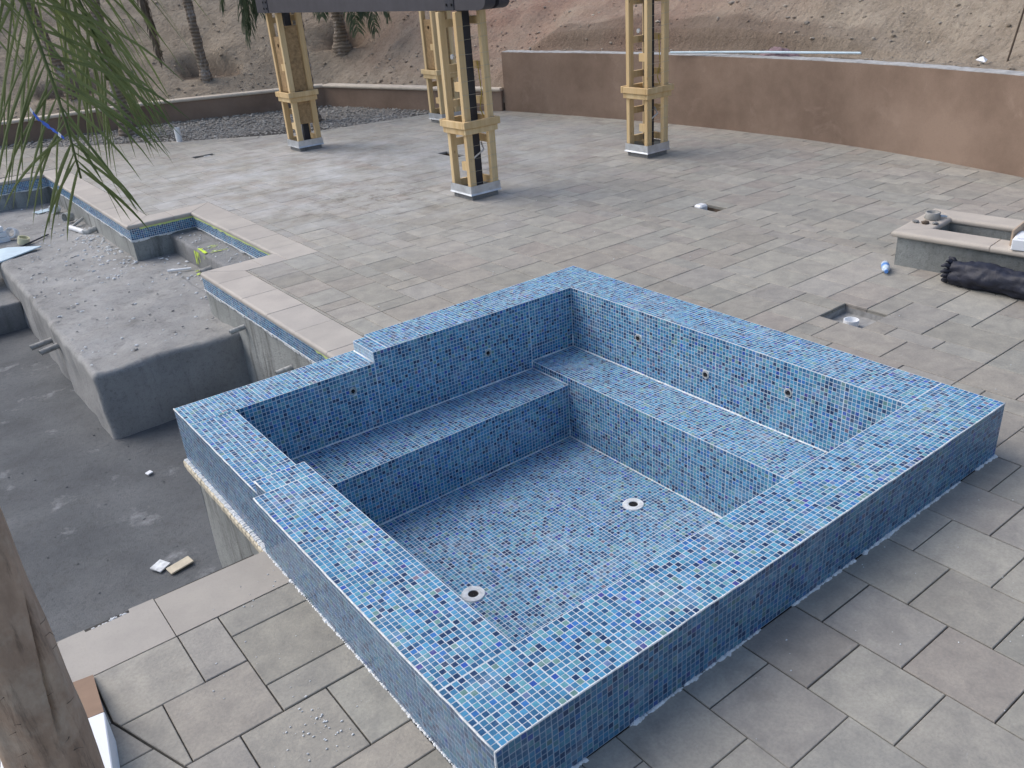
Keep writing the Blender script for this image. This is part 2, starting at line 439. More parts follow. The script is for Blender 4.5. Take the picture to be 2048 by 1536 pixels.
# front: running bond of big squares, courses along y
for i in range(-6, 16, 2):
    off = 0 if (i//2) % 2 == 0 else 1
    for j in range(-20+off, 1, 2):
        lim = 0 if i < 14 else 4
        if j+2 <= 1+lim and i >= -4: 
            if free(i, j, 2, 2): pieces.append((i, j, 2, 2)); take(i, j, 2, 2)
shapes = [((2, 2), 40), ((2, 3), 16), ((3, 2), 18), ((1, 2), 14), ((2, 1), 14), ((1, 1), 1)]
r2 = random.Random(11)
for j in range(IY0, IY1):
    for i in range(IX0, IX1):
        if (i, j) in occ: continue
        cand = [(s, wgt) for s, wgt in shapes if free(i, j, *s)]
        s = r2.choices([c[0] for c in cand], [c[1] for c in cand])[0]
        pieces.append((i, j, *s)); take(i, j, *s)
OBST = [SPA, (.0, 1.64, .1, 3.4), (-8, 1.646, .0, 14.5), (-.2, 3.35, 1.707, 14.5), (1.30, 6.453, 2.502, 9.722)]
polys = []
rects = [(gx(i), gy(j), gx(i+wi), gy(j+hj)) for i, j, wi, hj in pieces]
for r in rects+fixed:
    for q in rect_minus(r, OBST):
        if q[2]-q[0] < .02 or q[3]-q[1] < .02: continue
        polys.append([(q[0], q[1]), (q[2], q[1]), (q[2], q[3]), (q[0], q[3])])
def pl(tab, x):
    return float(np.interp(x, [p[0] for p in tab], [p[1] for p in tab]))
talx = sorted([(y, x) for x, y in TALL])
final = []
DX, DY, DC = 1, .371, -.899+1.333*.371       # cut line by the palm: x + .371 y >= DC on the pool side
for p in polys:
    c = np.mean(p, 0)
    if c[0] > pl(talx, c[1])+.3 and c[1] < 12.2: continue
    if c[1] > pl(FAR, c[0])+.6: continue
    x0, x1 = c[0]-.3, c[0]+.3; a = pl(FAR, x1)-pl(FAR, x0)
    if c[1] > pl(FAR, c[0])-1:               # clip at the far border course
        p = clip(p, -a, .6, -a*x0+.6*(pl(FAR, x0)-.20))
    if len(p) < 3: continue
    if c[0] < -.3 and c[1] < 1.7:
        if c[0] < -.905 and c[1] > 1.33: 
            p = clip(p, 1, 0, -.905)
        q = clip(p, -DX, -DY, -DC)
        if len(q) > 2: final.append(q)
        if c[0] > -1.06 and c[1] > .56: continue
        q = clip(p, DX, DY, DC-.005)
        if len(q) > 2: final.append(q)
        continue
    final.append(p)
for r in left_cut:                           # stones on the far side of the cut line
    q = [(r[0], r[1]), (r[2], r[1]), (r[2], r[3]), (r[0], r[3])]
    if r[1] < 1.3: q = clip(q, DX, DY, DC-.005)
    final.append(q)
# pale soldier course along the far edge
for k in range(len(FAR)-1):
    a, b = np.array(FAR[k]), np.array(FAR[k+1])
    if k in (0, 8): continue
    d = (b-a); Ln = np.linalg.norm(d); d /= Ln; nn = np.array([d[1], -d[0]]); m = max(1, round(Ln/.36))
    for i in range(m):
        p0, p1 = a+d*Ln*i/m, a+d*Ln*(i+1)/m
        final.append(ccw([tuple(p0), tuple(p1), tuple(p1+nn*.2), tuple(p0+nn*.2)]))
def area(p): return .5*abs(sum(a[0]*b[1]-b[0]*a[1] for a, b in zip(p, p[1:]+p[:1])))
final = [ccw(p) for p in final if area(p) > .0015]
PT = [(0.348, 0.333, 0.298), (0.364, 0.348, 0.31), (0.334, 0.324, 0.293), (0.359, 0.335, 0.296), (0.342, 0.319, 0.284), (0.348, 0.339, 0.308), (0.373, 0.357, 0.319), (0.324, 0.309, 0.275)]
def tone(rr=random):
    c = rr.choice(PT); k = rr.uniform(.91, 1.08); p = rr.choice((0, 0, .006, -.003)); return (c[0]*k+p, c[1]*k, c[2]*k+p*.6)
scored = []
for p in final:
    c = np.mean(p, 0); x, y, z = proj((c[0], c[1], 0))
    on = z > .3 and -30 < x < 1054 and -30 < y < 798
    hid = 0 < c[0] < 3.3 and -.0 < c[1] < 3.4
    scored.append((area(p)/z**3 if on and not hid else 0, p))
scored.sort(key=lambda t: -t[0])
patio = empty('patio', (0, 0, 0), kind='structure', label='grey and buff paved patio round the blue spa', cat='patio')
rest = MB()
for k, (sc, p) in enumerate(scored):
    nr__ = sc > 0 and k < 292
    vs, fs, c = slab(p, gap=random.uniform(.0018, .0036) if nr__ else random.uniform(.0018, .0032), ch=.003 if nr__ else .0025)
    t = tone()
    if sc > 0 and k < 292:
        b = MB().add([(v[0]-c[0], v[1]-c[1], v[2]) for v in vs], fs, t); b.build('paver', MT['paver'], patio, loc=(c[0], c[1], 0), cols=True)
    else: rest.add(vs, fs, t)
rest.build('far_pavers', MT['paver'], patio, cols=True, kind='stuff')
# bedding under the pavers, with the basin, the spa and the four cut-outs left open
hole_r = [(gx(i), gy(j), gx(i+wi), gy(j+hj)) for i, j, wi, hj in holes_cells]
bed = MB()
for q in rect_minus((-12, -8, 10.2, 12.6), [POOL, ALC, (.05, .05, 3.25, 3.32), (-.05, 1.9, 1.4, 3.45)]+hole_r):
    bed.add([(q[0], q[1], -.016), (q[2], q[1], -.016), (q[2], q[3], -.016), (q[0], q[3], -.016)], [(0, 1, 2, 3)])
for q in rect_minus((-12, 12.6, 8.6, 13.4), [POOL]+hole_r)+rect_minus((-12, 13.4, 6.2, 14.6), [POOL])+rect_minus((-12, 14.6, 4.2, 16.2), []):
    bed.add([(q[0], q[1], -.016), (q[2], q[1], -.016), (q[2], q[3], -.016), (q[0], q[3], -.016)], [(0, 1, 2, 3)])
bed.build('bedding_sand', MT['sand'], patio)
gd = MB()
for q in rect_minus((-150, -150, 150, 150), [(-11.9, -7.9, 10.0, 19.0)]):
    gd.add([(q[0], q[1], -.14), (q[2], q[1], -.14), (q[2], q[3], -.14), (q[0], q[3], -.14)], [(0, 1, 2, 3)])
gd.build('ground', MT['dirt'], kind='structure', label='bare ground round the patio', cat='ground')
hb = MB()
for hk, (x0, y0, x1, y1) in enumerate(hole_r):
    d = -.075
    hb.add([(x0, y0, d), (x1, y0, d), (x1, y1, d), (x0, y1, d)], [(0, 1, 2, 3)])
    for a, b in (((x0, y0), (x1, y0)), ((x1, y0), (x1, y1)), ((x1, y1), (x0, y1)), ((x0, y1), (x0, y0))):
        hb.add([(*a, d), (*b, d), (*b, -.03), (*a, -.03)], [(0, 1, 2, 3)])
    hb.build('cutout_bed', MT['mud' if hk == 0 else 'rockred'], patio); hb = MB()
# white caps standing in the cut-outs
def cap(x, y, z, r, h, label, open_=True):
    t = empty('drain_cap', (x, y, z), label=label, cat='drain cap', group='white drain stubs in the patio cut-outs')
    MB().lathe([(r*.94, 0), (r, h*.5), (r, h), (r*.86, h), (r*.84, h*.35), (.001, h*.3)], n=22).build('pipe_end', MT['pvc'], t, smooth=False)
    return t
cap(4.47, 1.60, -.075, .055, .062, 'white round pipe cap in the square cut-out by the blue spa rim')
t = empty('drain_cap', (gx(30)+.02, gy(26)+.02, -.085), label='white block cap in the small cut-out towards the fire pit', cat='drain cap', group='white drain stubs in the patio cut-outs')
MB().box(.0, .12, .03, .14, 0, .105, b=.018).build('pipe_end', MT['pvc'], t)
cap(gx(15)+.23, gy(75)+.09, -.085, .06, .07, 'white cap in the far cut-out near the gravel bed')

# ------------------------------------------------------------------ spa
spa = empty('spa', (0, 0, 0), label='raised square spa covered in blue glass mosaic with white grout', cat='spa')
PAL = [((32, 56, 102), 8.5), ((76, 128, 172), 18), ((88, 144, 188), 18), ((102, 166, 210), 18), ((120, 184, 214), 12), ((134, 184, 200), 8),
       ((78, 136, 212), 5), ((66, 100, 205), 1.6), ((146, 174, 166), 3), ((142, 152, 200), 1.3), ((96, 84, 170), .5), ((166, 132, 152), .4), ((108, 176, 224), 11), ((60, 100, 146), 10)]
PALC = np.array([lin(*p[0]) for p in PAL]); PALC = PALC*np.array([.54, .71, .71]); PALC = PALC*.88+PALC.mean(0)*.12
PALW = np.array([p[1] for p in PAL]); PALW = PALW/PALW.sum()
TP = .0254
Ts, Tc, Tn = [], [], []              # tile corners (N,4,3), palette index, normal
Thaze_shade, Tkeep = [], []
shell = MB()
def yb(x): return 3.01+(2.957-x)*.0305
CUT = []                             # (centre, radius) of drains and jets: no tile there
def patch(p00, p10, p11, p01, nrm, haze_shade=(0, (0, 0, 0)), vis=0, shellq=True, e=.005, wts=None):
    P = [np.array(p, float) for p in (p00, p10, p11, p01)]; nrm = np.array(nrm, float)
    fn = np.cross(P[1]-P[0], P[3]-P[0])
    if shellq:
        q = [0, 1, 2, 3] if fn@nrm > 0 else [3, 2, 1, 0]; shell.add([P[i] for i in q], [(0, 1, 2, 3)], (.50, .56, .66) if haze_shade[0] == .45 else ((.62, .68, .78) if haze_shade[0] == .55 else (1, 1, 1)))  # grout of the front and left faces tinted darker to carry their shade
    lu = .5*(np.linalg.norm(P[1]-P[0])+np.linalg.norm(P[2]-P[3])); lv = .5*(np.linalg.norm(P[3]-P[0])+np.linalg.norm(P[2]-P[1]))
    nu, nv = max(1, round((lu-e)/TP)), max(1, round((lv-e)/TP))
    def coords(n, L):
        # sheets of 12: slightly wider joint between sheets
        w_ = np.full(n, 1.0); starts = np.arange(n)+0.0
        off = rng.integers(0, 12); sh = ((np.arange(n)+off)//12); starts += (sh-sh[0])*.07; tot = starts[-1]+1
        return (e*.5+(L-e)*(starts+.078)/tot)/L, (e*.5+(L-e)*(starts+.922)/tot)/L
    u0, u1 = coords(nu, lu); v0, v1 = coords(nv, lv)
    U0, V0 = np.meshgrid(u0, v0); U1, V1 = np.meshgrid(u1, v1)
    def bil(U, V): return ((1-U)*(1-V))[..., None]*P[0]+(U*(1-V))[..., None]*P[1]+(U*V)[..., None]*P[2]+((1-U)*V)[..., None]*P[3]
    # small wander of the courses
    C = np.stack([bil(U0, V0), bil(U1, V0), bil(U1, V1), bil(U0, V1)], 2).reshape(-1, 4, 3)
    if fn@nrm < 0: C = C[:, ::-1]
    N = len(C); C = C+nrm*(.0007+rng.normal(0, .00011, (N, 4, 1)))+rng.normal(0, .00035, (N, 1, 3))*(1-np.abs(nrm))
    m = C.mean(1); keep = np.ones(N, bool)
    for c, r in CUT: keep &= np.linalg.norm(m-np.array(c), axis=1) > r
    C = C[keep]; N = len(C)
    Ts.append(C); Tc.append(rng.choice(len(PAL), N, p=PALW if wts is None else wts)); Tn.append(np.tile(nrm, (N, 1)))
    Thaze_shade.append(np.tile(np.array([haze_shade[0], *haze_shade[1]]), (N, 1))); Tkeep.append(np.full(N, vis))
I1, I2 = (.335, .33), (2.957, .338)
ZB1, ZB2, ZF = -.224, -.164, -.651
DRAINS = [(2.262, 1.665, ZF), (.985, 1.655, ZF)]
JB = [(2.169, yb(2.169), .028), (1.101, yb(1.101), .096)]
JR = [(2.957, 2.304, .109), (2.957, 1.689, .031), (2.957, 1.058, .125)]
CUT += [(d, .062) for d in DRAINS]+[(j, .027) for j in JB+JR]
def z3(p, z): return (p[0], p[1], z)
up = (0, 0, 1)
HZ_SHADE = (.55, (.15, .19, .26)); FRONT_SHADE = (.45, (.055, .09, .16))  # front: shade mixed into the tile colour; left: grout haze and some shade
# rim tops
patch((0, 0, H), (3.302, 0, H), (3.302, .338, H), (0, .33, H), up, vis=1)
patch((2.957, .338, H), (3.302, .338, H), (3.302, 3.0, H), (2.957, 3.01, H), up, vis=1)
patch((1.387, yb(1.387), H), (3.302, 3.0, H), (3.302, 3.372, H), (1.387, 3.372, H), up)
patch((1.281, yb(1.281), H), (1.387, yb(1.387), H), (1.387, 3.335, H), (1.281, 3.335, H), up)
patch((0, .33, H), (.335, .33, H), (.335, 1.952, H), (0, 1.952, H), up, vis=1)
patch((.066, 1.952, H), (.335, 1.952, H), (.335, 2.096, H), (.066, 2.096, H), up, vis=1)
patch((.066, 2.096, Z2), (.335, 2.096, Z2), (.335, 3.09, Z2), (.063, 3.09, Z2), up, vis=1)
patch((.063, 3.09, Z2), (1.281, yb(1.281), Z2), (1.281, 3.352, Z2), (.06, 3.386, Z2), up)
# outer faces
patch((0, 0, .001), (3.302, 0, .001), (3.302, 0, H), (0, 0, H), (0, -1, 0), FRONT_SHADE, vis=1)
patch((0, 0, .001), (0, 1.952, .001), (0, 1.952, H), (0, 0, H), (-1, 0, 0), HZ_SHADE)
patch((0, 1.952, -.12), (.066, 1.952, -.12), (.066, 1.952, H), (0, 1.952, H), (0, 1, 0), HZ_SHADE)
patch((.066, 1.952, -.12), (.06, 3.386, -.12), (.06, 3.386, Z2), (.066, 1.952, Z2), (-1, 0, 0), HZ_SHADE)
patch((.066, 1.952, Z2), (.066, 2.096, Z2), (.066, 2.096, H), (.066, 1.952, H), (-1, 0, 0), HZ_SHADE)
patch((.066, 2.096, Z2), (.335, 2.096, Z2), (.335, 2.096, H), (.066, 2.096, H), (0, 1, 0))
patch((.06, 3.386, -.12), (1.387, 3.35, -.12), (1.387, 3.35, Z2), (.06, 3.386, Z2), (0, 1, 0))
patch((1.387, 3.372, .0), (3.302, 3.372, .0), (3.302, 3.372, H), (1.387, 3.372, H), (0, 1, 0))
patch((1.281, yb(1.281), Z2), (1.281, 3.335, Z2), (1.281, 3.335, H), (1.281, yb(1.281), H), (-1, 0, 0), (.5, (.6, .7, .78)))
patch((1.387, 3.335, 0), (1.387, 3.372, 0), (1.387, 3.372, H), (1.387, 3.335, H), (-1, 0, 0))
patch((1.281, 3.335, Z2), (1.387, 3.335, Z2), (1.387, 3.335, H), (1.281, 3.335, H), (0, 1, 0))
patch((3.302, 0, .001), (3.302, 3.372, .001), (3.302, 3.372, H), (3.302, 0, H), (1, 0, 0))
# inside
ny = (0, -1, 0); nx = (-1, 0, 0)
patch((.335, 3.09, ZB1), (1.281, yb(1.281), ZB1), (1.281, yb(1.281), Z2), (.335, 3.09, Z2), ny)
patch((1.281, yb(1.281), ZB1), (2.557, yb(2.557), ZB1), (2.557, yb(2.557), H), (1.281, yb(1.281), H), ny)
patch((2.557, yb(2.557), ZB2), (2.957, 3.01, ZB2), (2.957, 3.01, H), (2.557, yb(2.557), H), ny)
patch((2.957, .338, ZB2), (2.957, 3.01, ZB2), (2.957, 3.01, H), (2.957, .338, H), nx)
patch((.335, .33, ZF), (2.557, .337, ZF), (2.557, .337, H), (.335, .33, H), (0, 1, 0))
patch((2.557, .337, ZB2), (2.957, .338, ZB2), (2.957, .338, H), (2.557, .337, H), (0, 1, 0))
patch((.335, .33, ZF), (.335, 2.096, ZF), (.335, 2.096, H), (.335, .33, H), (1, 0, 0))
patch((.335, 2.096, ZF), (.335, 2.617, ZF), (.335, 2.617, Z2), (.335, 2.096, Z2), (1, 0, 0))
patch((.335, 2.617, ZB1), (.335, 3.09, ZB1), (.335, 3.09, Z2), (.335, 2.617, Z2), (1, 0, 0))
patch((.335, 2.617, ZB1), (2.557, 2.617, ZB1), (2.557, yb(2.557), ZB1), (.335, 3.09, ZB1), up)
patch((.335, 2.617, ZF), (2.557, 2.617, ZF), (2.557, 2.617, ZB1), (.335, 2.617, ZB1), ny)
patch((2.557, .337, ZB2), (2.957, .338, ZB2), (2.957, 3.01, ZB2), (2.557, yb(2.557), ZB2), up)
patch((2.557, .337, ZF), (2.557, 2.617, ZF), (2.557, 2.617, ZB2), (2.557, .337, ZB2), nx)
patch((2.557, 2.617, ZB1), (2.557, yb(2.557), ZB1), (2.557, yb(2.557), ZB2), (2.557, 2.617, ZB2), nx)
patch((.335, .33, ZF), (2.557, .337, ZF), (2.557, 2.617, ZF), (.335, 2.617, ZF), up)
shell.build('grout_shell', MT['grout'], spa, cols=True)
C = np.concatenate(Ts); ci = np.concatenate(Tc); NN = np.concatenate(Tn); HH = np.concatenate(Thaze_shade); VV = np.concatenate(Tkeep)
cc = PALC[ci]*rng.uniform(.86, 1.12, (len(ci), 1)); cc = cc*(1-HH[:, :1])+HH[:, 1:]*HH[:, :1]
mid = C.mean(1); vd = CAMPOS-mid; dist = np.linalg.norm(vd, axis=1)
px, py, pz = proj(mid)
sc = np.abs((vd*NN).sum(1))/dist**3*(VV > 0)*(px > 0)*(px < 1024)*(py > 0)*(py < 768)
top300 = np.argsort(-sc)[:296]; sel = np.zeros(len(C), bool); sel[top300] = True
def tile_arrays(C, NN, depth=.0035):
    N = len(C); ctr = C.mean(1, keepdims=True)
    bot = C-NN[:, None]*depth
    V = np.concatenate([C, bot], 1)
    f = [[0, 1, 2, 3]]
    for i in range(4): f.append([(i+1) % 4, i, 4+i, 4+(i+1) % 4])
    F = (np.array(f)[None]+(np.arange(N)*8)[:, None, None]).reshape(-1, 4)
    return V.reshape(-1, 3), F
V, F = tile_arrays(C[~sel], NN[~sel])
link('mosaic_tiles', np_mesh('mosaic_tiles', V, F, MT['tile'], np.repeat(cc[~sel], 8, 0)), spa, kind='stuff')
for i in top300:
    c = mid[i]; V, F = tile_arrays((C[i]-c)[None], NN[i][None])
    link('tile', np_mesh('tile', V, F, MT['tile'], np.repeat(cc[i][None], 8, 0)), spa, loc=tuple(c))
# caulked inside corners
ck = MB(); cr = .0085
for a, b in [((.335, yb(.335), ZB1), (2.557, yb(2.557), ZB1)), ((2.557, yb(2.557), ZB2), (2.957, 3.01, ZB2)), ((2.957, .34, ZB2), (2.957, 3.01, ZB2)), ((2.957, 3.01, ZB2), (2.957, 3.01, ZB2+.09)),
             ((.335, 2.617, ZF), (2.557, 2.617, ZF)), ((2.557, .34, ZF), (2.557, 2.617, ZF)), ((2.557, 2.617, ZF), (2.557, 2.617, ZF+.06)), ((2.557, 2.617, ZB1), (2.557, yb(2.557), ZB1)), ((2.557, yb(2.557), ZB1), (2.557, yb(2.557), ZB2)),
             ((1.281, 3.062, Z2), (1.281, 3.34, Z2)), ((.335, 2.617, ZF), (.335, 2.617, ZB1)), ((.335, .33, ZF), (.335, 2.617, ZF))]:
    a, b = np.array(a), np.array(b); n = max(2, int(np.linalg.norm(b-a)/.12))
    ck.tube([a+(b-a)*i/n+rng.normal(0, .0008, 3) for i in range(n+1)], [cr*random.uniform(.7, 1.25) for _ in range(n+1)], 6)
ck.build('caulk_joint', MT['mortar'], spa, smooth=True)
# pale edge strips along the outer rim
eg = MB()
for a, b in [((0, 0, H), (3.302, 0, H)), ((0, 0, H), (0, 1.952, H)), ((.066, 2.096, Z2), (.06, 3.386, Z2)), ((0, 0, .02), (0, 0, H)), ((.066, 1.952, H), (.066, 2.096, H))]:
    a, b = np.array(a), np.array(b); n = max(2, int(np.linalg.norm(b-a)/.06))
    eg.tube([a+(b-a)*i/n+rng.normal(0, .0007, 3) for i in range(n+1)], [.0042*random.uniform(.7, 1.2) for _ in range(n+1)], 6)
eg.build('grout_edge', MT['mortar'], spa, smooth=True)
# mortar squeezed out at the foot
ft = MB()
def blob(c, s):
    vs = []; n = 7
    for r, h in ((1, 0), (.8, .5), (.3, .9)):
        for k in range(n):
            a = 2*math.pi*k/n; q = random.uniform(.7, 1.25); vs.append((c[0]+s[0]*r*q*math.cos(a), c[1]+s[1]*r*q*math.sin(a), c[2]+s[2]*h))
    fs = [(i*n+k, i*n+(k+1) % n, (i+1)*n+(k+1) % n, (i+1)*n+k) for i in range(2) for k in range(n)]+[tuple(range(2*n, 3*n))]
    ft.add(vs, fs)
for x in np.arange(0, 3.3, .018):
    if mnoise.noise((x*3.1, 4, 0)) > -.18: s = random.uniform(.5, 1.3); blob((x, -.004, -.002), (.016*s, .009*s*random.uniform(.5, 1.5), .010*s))
for y in np.arange(.02, 1.96, .016): s = random.uniform(.4, 1.1); blob((-.003, y, -.002), (.007*s*random.uniform(.6, 1.6), .013*s, .008*s))
ft.build('mortar_bead', MT['mortar'], spa, kind='stuff')
# trim band and bare wall below the tile on the pool side
tb = MB()
n = 26
for i in range(n):
    y0, y1 = 1.99+(3.40-1.99)*i/n, 1.99+(3.40-1.99)*(i+1)/n
    tb.box(.030+random.uniform(-.003, .003), .075, y0, y1+.0005, -.165+random.uniform(-.004, .003), -.122, b=.006)
tb.build('cream_trim', MT['cream'], spa)
mb2 = MB()
for i in range(90):
    y = 1.99+1.4*i/90; mb2.box(.041+random.uniform(-.004, .002), .07, y, y+.0165, -.124, -.114+random.uniform(-.003, .005), b=.004)
mb2.build('mortar_line', MT['mortar'], spa)
for x, y, z in DRAINS:
    d = empty('floor_drain', (x, y, z), parent=spa)
    MB().lathe([(.070, .0005), (.066, .008), (.045, .010), (.031, .007), (.030, .0015)], n=26).build('drain_ring', MT['mortar'], d)
    MB().lathe([(.0305, .003), (.001, .0028)], n=20).build('drain_hole', MT['dark'], d)
for j, ax in [(q, (0, -1, 0)) for q in JB]+[(q, (-1, 0, 0)) for q in JR]:
    d = empty('jet', j, parent=spa)
    MB().lathe([(.029, -.001), (.028, .005), (.020, .006), (.019, -.004)], n=20, ax=ax).build('jet_ring', MT['dirtypvc'], d)
    MB().lathe([(.0195, .001), (.014, -.002), (.0135, .004), (.001, .0035)], n=18, ax=ax).build('jet_hole', MT['dark'], d)

# ------------------------------------------------------------------ swimming pool
pool = empty('swimming_pool', (0, 0, 0), label='unfinished concrete swimming pool basin with dusty grey shelf and floor', cat='pool')
def grid_top(x0, x1, y0, y1, z, amp, res, zf=None, seed=0):
    nx, ny_ = max(2, int((x1-x0)/res)), max(2, int((y1-y0)/res))
    X, Y = np.meshgrid(np.linspace(x0, x1, nx), np.linspace(y0, y1, ny_))
    Z = np.array([[z+amp*(mnoise.noise((x*1.3+seed, y*1.3, 0))+.4*mnoise.noise((x*6, y*6, seed))+.25*mnoise.noise((x*15, y*15, seed))) for x, y in zip(rx, ry)] for rx, ry in zip(X, Y)])
    if zf is not None: Z += zf(X, Y)
    V = np.stack([X, Y, Z], -1).reshape(-1, 3); i = np.arange(nx*ny_).reshape(ny_, nx)
    F = np.stack([i[:-1, :-1], i[:-1, 1:], i[1:, 1:], i[1:, :-1]], -1).reshape(-1, 4)
    return V, F
V, F = grid_top(-7, 1.5, 1.9, 14.2, ZD, .012, .09)
link('deep_floor', np_mesh('deep_floor', V, F, MT['floor'], smooth=True), pool)
def roundblock(name, x0, x1, y0, y1, z0, z1, mat, bev=.035, amp=.008, res=.09):
    # a cast block with softened, uneven edges
    bm = bmesh.new(); bmesh.ops.create_cube(bm, size=1)
    for v in bm.verts: v.co = ((x0+x1)/2+v.co.x*(x1-x0), (y0+y1)/2+v.co.y*(y1-y0), (z0+z1)/2+v.co.z*(z1-z0))
    es = [e for e in bm.edges if all(v.co.z > z1-.001 for v in e.verts) or abs(e.verts[0].co.z-e.verts[1].co.z) > .1]
    bmesh.ops.bevel(bm, geom=es, offset=bev, segments=3, affect='EDGES', profile=.5)
    for ax, a, b in ((0, x0, x1), (1, y0, y1), (2, z0, z1)):
        k = int((b-a)/res)
        for i in range(1, k):
            co = [0, 0, 0]; no = [0, 0, 0]; co[ax] = a+(b-a)*i/k; no[ax] = 1
            bmesh.ops.bisect_plane(bm, geom=bm.verts[:]+bm.edges[:]+bm.faces[:], plane_co=co, plane_no=no)
    for v in bm.verts:
        p = v.co.copy(); v.co += Vector((mnoise.noise(p*3), mnoise.noise(p*3+Vector((9, 0, 0))), mnoise.noise(p*2.2+Vector((0, 9, 0)))+.5*mnoise.noise(p*9)))*amp
    me = bpy.data.meshes.new(name); bm.to_mesh(me); bm.free(); me.materials.append(mat)
    me.polygons.foreach_set('use_smooth', [True]*len(me.polygons))
    return link(name, me, pool)
roundblock('shelf', .055, 1.6, 6.08, 14.2, -1.3, ZS, MT['shelf'], .05, .030, .06)
roundblock('alcove_floor', 1.3, 2.2, 6.8, 9.42, -1.3, ZS-.006, MT['shelf'], .01)
roundblock('alcove_bench', 1.84, 2.3, 6.7, 9.5, -1.3, -.225, MT['gunite'], .03)
roundblock('entry_step', -7, .065, 10.0, 14.2, -1.3, -.76, MT['gunite'], .03, res=.15)
# bare walls under the coping
def wallgrid(a, b, z0, z1, nrm, amp=.008, res=.07):
    a, b = np.array(a, float), np.array(b, float); L = np.linalg.norm(b-a); nu, nv = max(2, int(L/res)), max(2, int((z1-z0)/res))
    V = []
    for j in range(nv+1):
        for i in range(nu+1):
            p = a+(b-a)*i/nu; z = z0+(z1-z0)*j/nv
            k = amp*(mnoise.noise((p[0]*2, p[1]*2, z*2))+.5*mnoise.noise((p[0]*7, p[1]*7, z*7))) if j < nv else 0
            V.append((p[0]+nrm[0]*k, p[1]+nrm[1]*k, z))
    F = [(j*(nu+1)+i, j*(nu+1)+i+1, (j+1)*(nu+1)+i+1, (j+1)*(nu+1)+i) for j in range(nv) for i in range(nu)]
    return V, F
wl = MB()
for a, b, nr in [((1.385, 3.36), (1.385, 6.815), (-1, 0)), ((1.385, 6.815), (2.18, 6.815), (0, 1)), ((2.18, 6.815), (2.18, 9.40), (-1, 0)), ((2.18, 9.40), (1.385, 9.40), (0, -1)),
                 ((1.385, 9.40), (1.385, 14.13), (-1, 0)), ((1.385, 14.13), (-7, 14.13), (0, -1)), ((-7, 14.13), (-7, 2.0), (1, 0)), ((-7, 2.0), (.08, 2.0), (0, 1)),
                 ((.085, 1.99), (.085, 3.375), (-1, 0)), ((.085, 3.37), (1.39, 3.335), (0, 1))]:
    wl.add(*wallgrid(a, b, -1.25, -.03 if a[0] != .085 or a[1] > 3 else -.115, nr))
wl.build('basin_wall', m_gunite('pale_plastered_gunite', (.25, .265, .26), (.42, .435, .425), .75), pool, smooth=True)
# waterline mosaic: real tiles on a grout backing, ragged mortar beneath
sh_ = shell; shell = MB(); Ts, Tc, Tn, Thaze_shade, Tkeep = [], [], [], [], []
ZT0, ZT1 = -.192, -.045
WL = [((1.378, 3.38), (1.378, 6.822), nx), ((1.378, 6.822), (2.173, 6.822), (0, 1, 0)), ((2.173, 6.822), (2.173, 9.393), nx), ((2.173, 9.393), (1.378, 9.393), ny), ((1.378, 9.393), (1.378, 14.123), nx), ((1.378, 14.123), (-3.2, 14.123), ny)]
wlw = PALW.copy(); wlw[[0, 13, 1]] *= 1.8; wlw[[5, 8, 4]] *= .4; wlw /= wlw.sum()
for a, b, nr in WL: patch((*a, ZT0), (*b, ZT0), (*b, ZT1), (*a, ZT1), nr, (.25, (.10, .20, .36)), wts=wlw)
shell.build('grout_backing', MT['grout'], pool, cols=True)
C2 = np.concatenate(Ts); cA = PALC[np.concatenate(Tc)]*rng.uniform(.8, 1.1, (len(C2), 1)); h2 = np.concatenate(Thaze_shade)
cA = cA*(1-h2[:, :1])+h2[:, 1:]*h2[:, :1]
V, F = tile_arrays(C2, np.concatenate(Tn)); link('waterline_tiles', np_mesh('waterline_tiles', V, F, MT['tile'], np.repeat(cA, 8, 0)), pool, kind='stuff')
rg = MB()
for a, b, nr in WL:
    a, b = np.array(a), np.array(b); L = np.linalg.norm(b-a); n = int(L/.03); d = (b-a)/L
    for i in range(n):
        p = a+d*(i*L/n); hgt = .012+.03*max(0, mnoise.noise((p[0]*4, p[1]*4, 3))+.15+random.uniform(-.1, .25)); o = .003+random.uniform(0, .008)
        q = p+d*(L/n+.004); u = np.array(nr[:2])*o; v = -np.array(nr[:2])*.02
        z0, z1 = ZT0-hgt, ZT0+.002
        rg.add([(*(p+v), z0), (*(q+v), z0-random.uniform(-.006, .006)), (*(q+u*.6), z0+.006), (*(p+u*.6), z0+.006), (*(q+u), z1), (*(p+u), z1), (*(q+v), z1), (*(p+v), z1)], [(0, 1, 2, 3), (3, 2, 4, 5), (5, 4, 6, 7)])
rg.build('ragged_mortar', MT['mortar'], pool, kind='stuff')
# masking tape under the coping of the alcove and next to the spa
tp = MB()
for a, b, nr in [((2.170, 6.86), (2.170, 9.38), nx), ((2.16, 9.390), (1.50, 9.390), ny), ((1.375, 3.40), (1.375, 4.25), nx)]:
    a, b = np.array(a), np.array(b); n = 24
    for i in range(n):
        p, q = a+(b-a)*i/n, a+(b-a)*(i+1)/n; u = np.array(nr[:2])
        z = lambda k: ZT1-.028-.016*mnoise.noise((k*.9, a[0], 1))
        o = .006
        tp.add([(*(p+u*o), z(i)), (*(q+u*o), z(i+1)), (*(q+u*o), ZT1+.004), (*(p+u*o), ZT1+.004), (*(p+u*(o-.003)), z(i)), (*(q+u*(o-.003)), z(i+1))], [(0, 1, 2, 3), (4, 5, 1, 0)])
tp.build('masking_tape', MT['green'], pool)
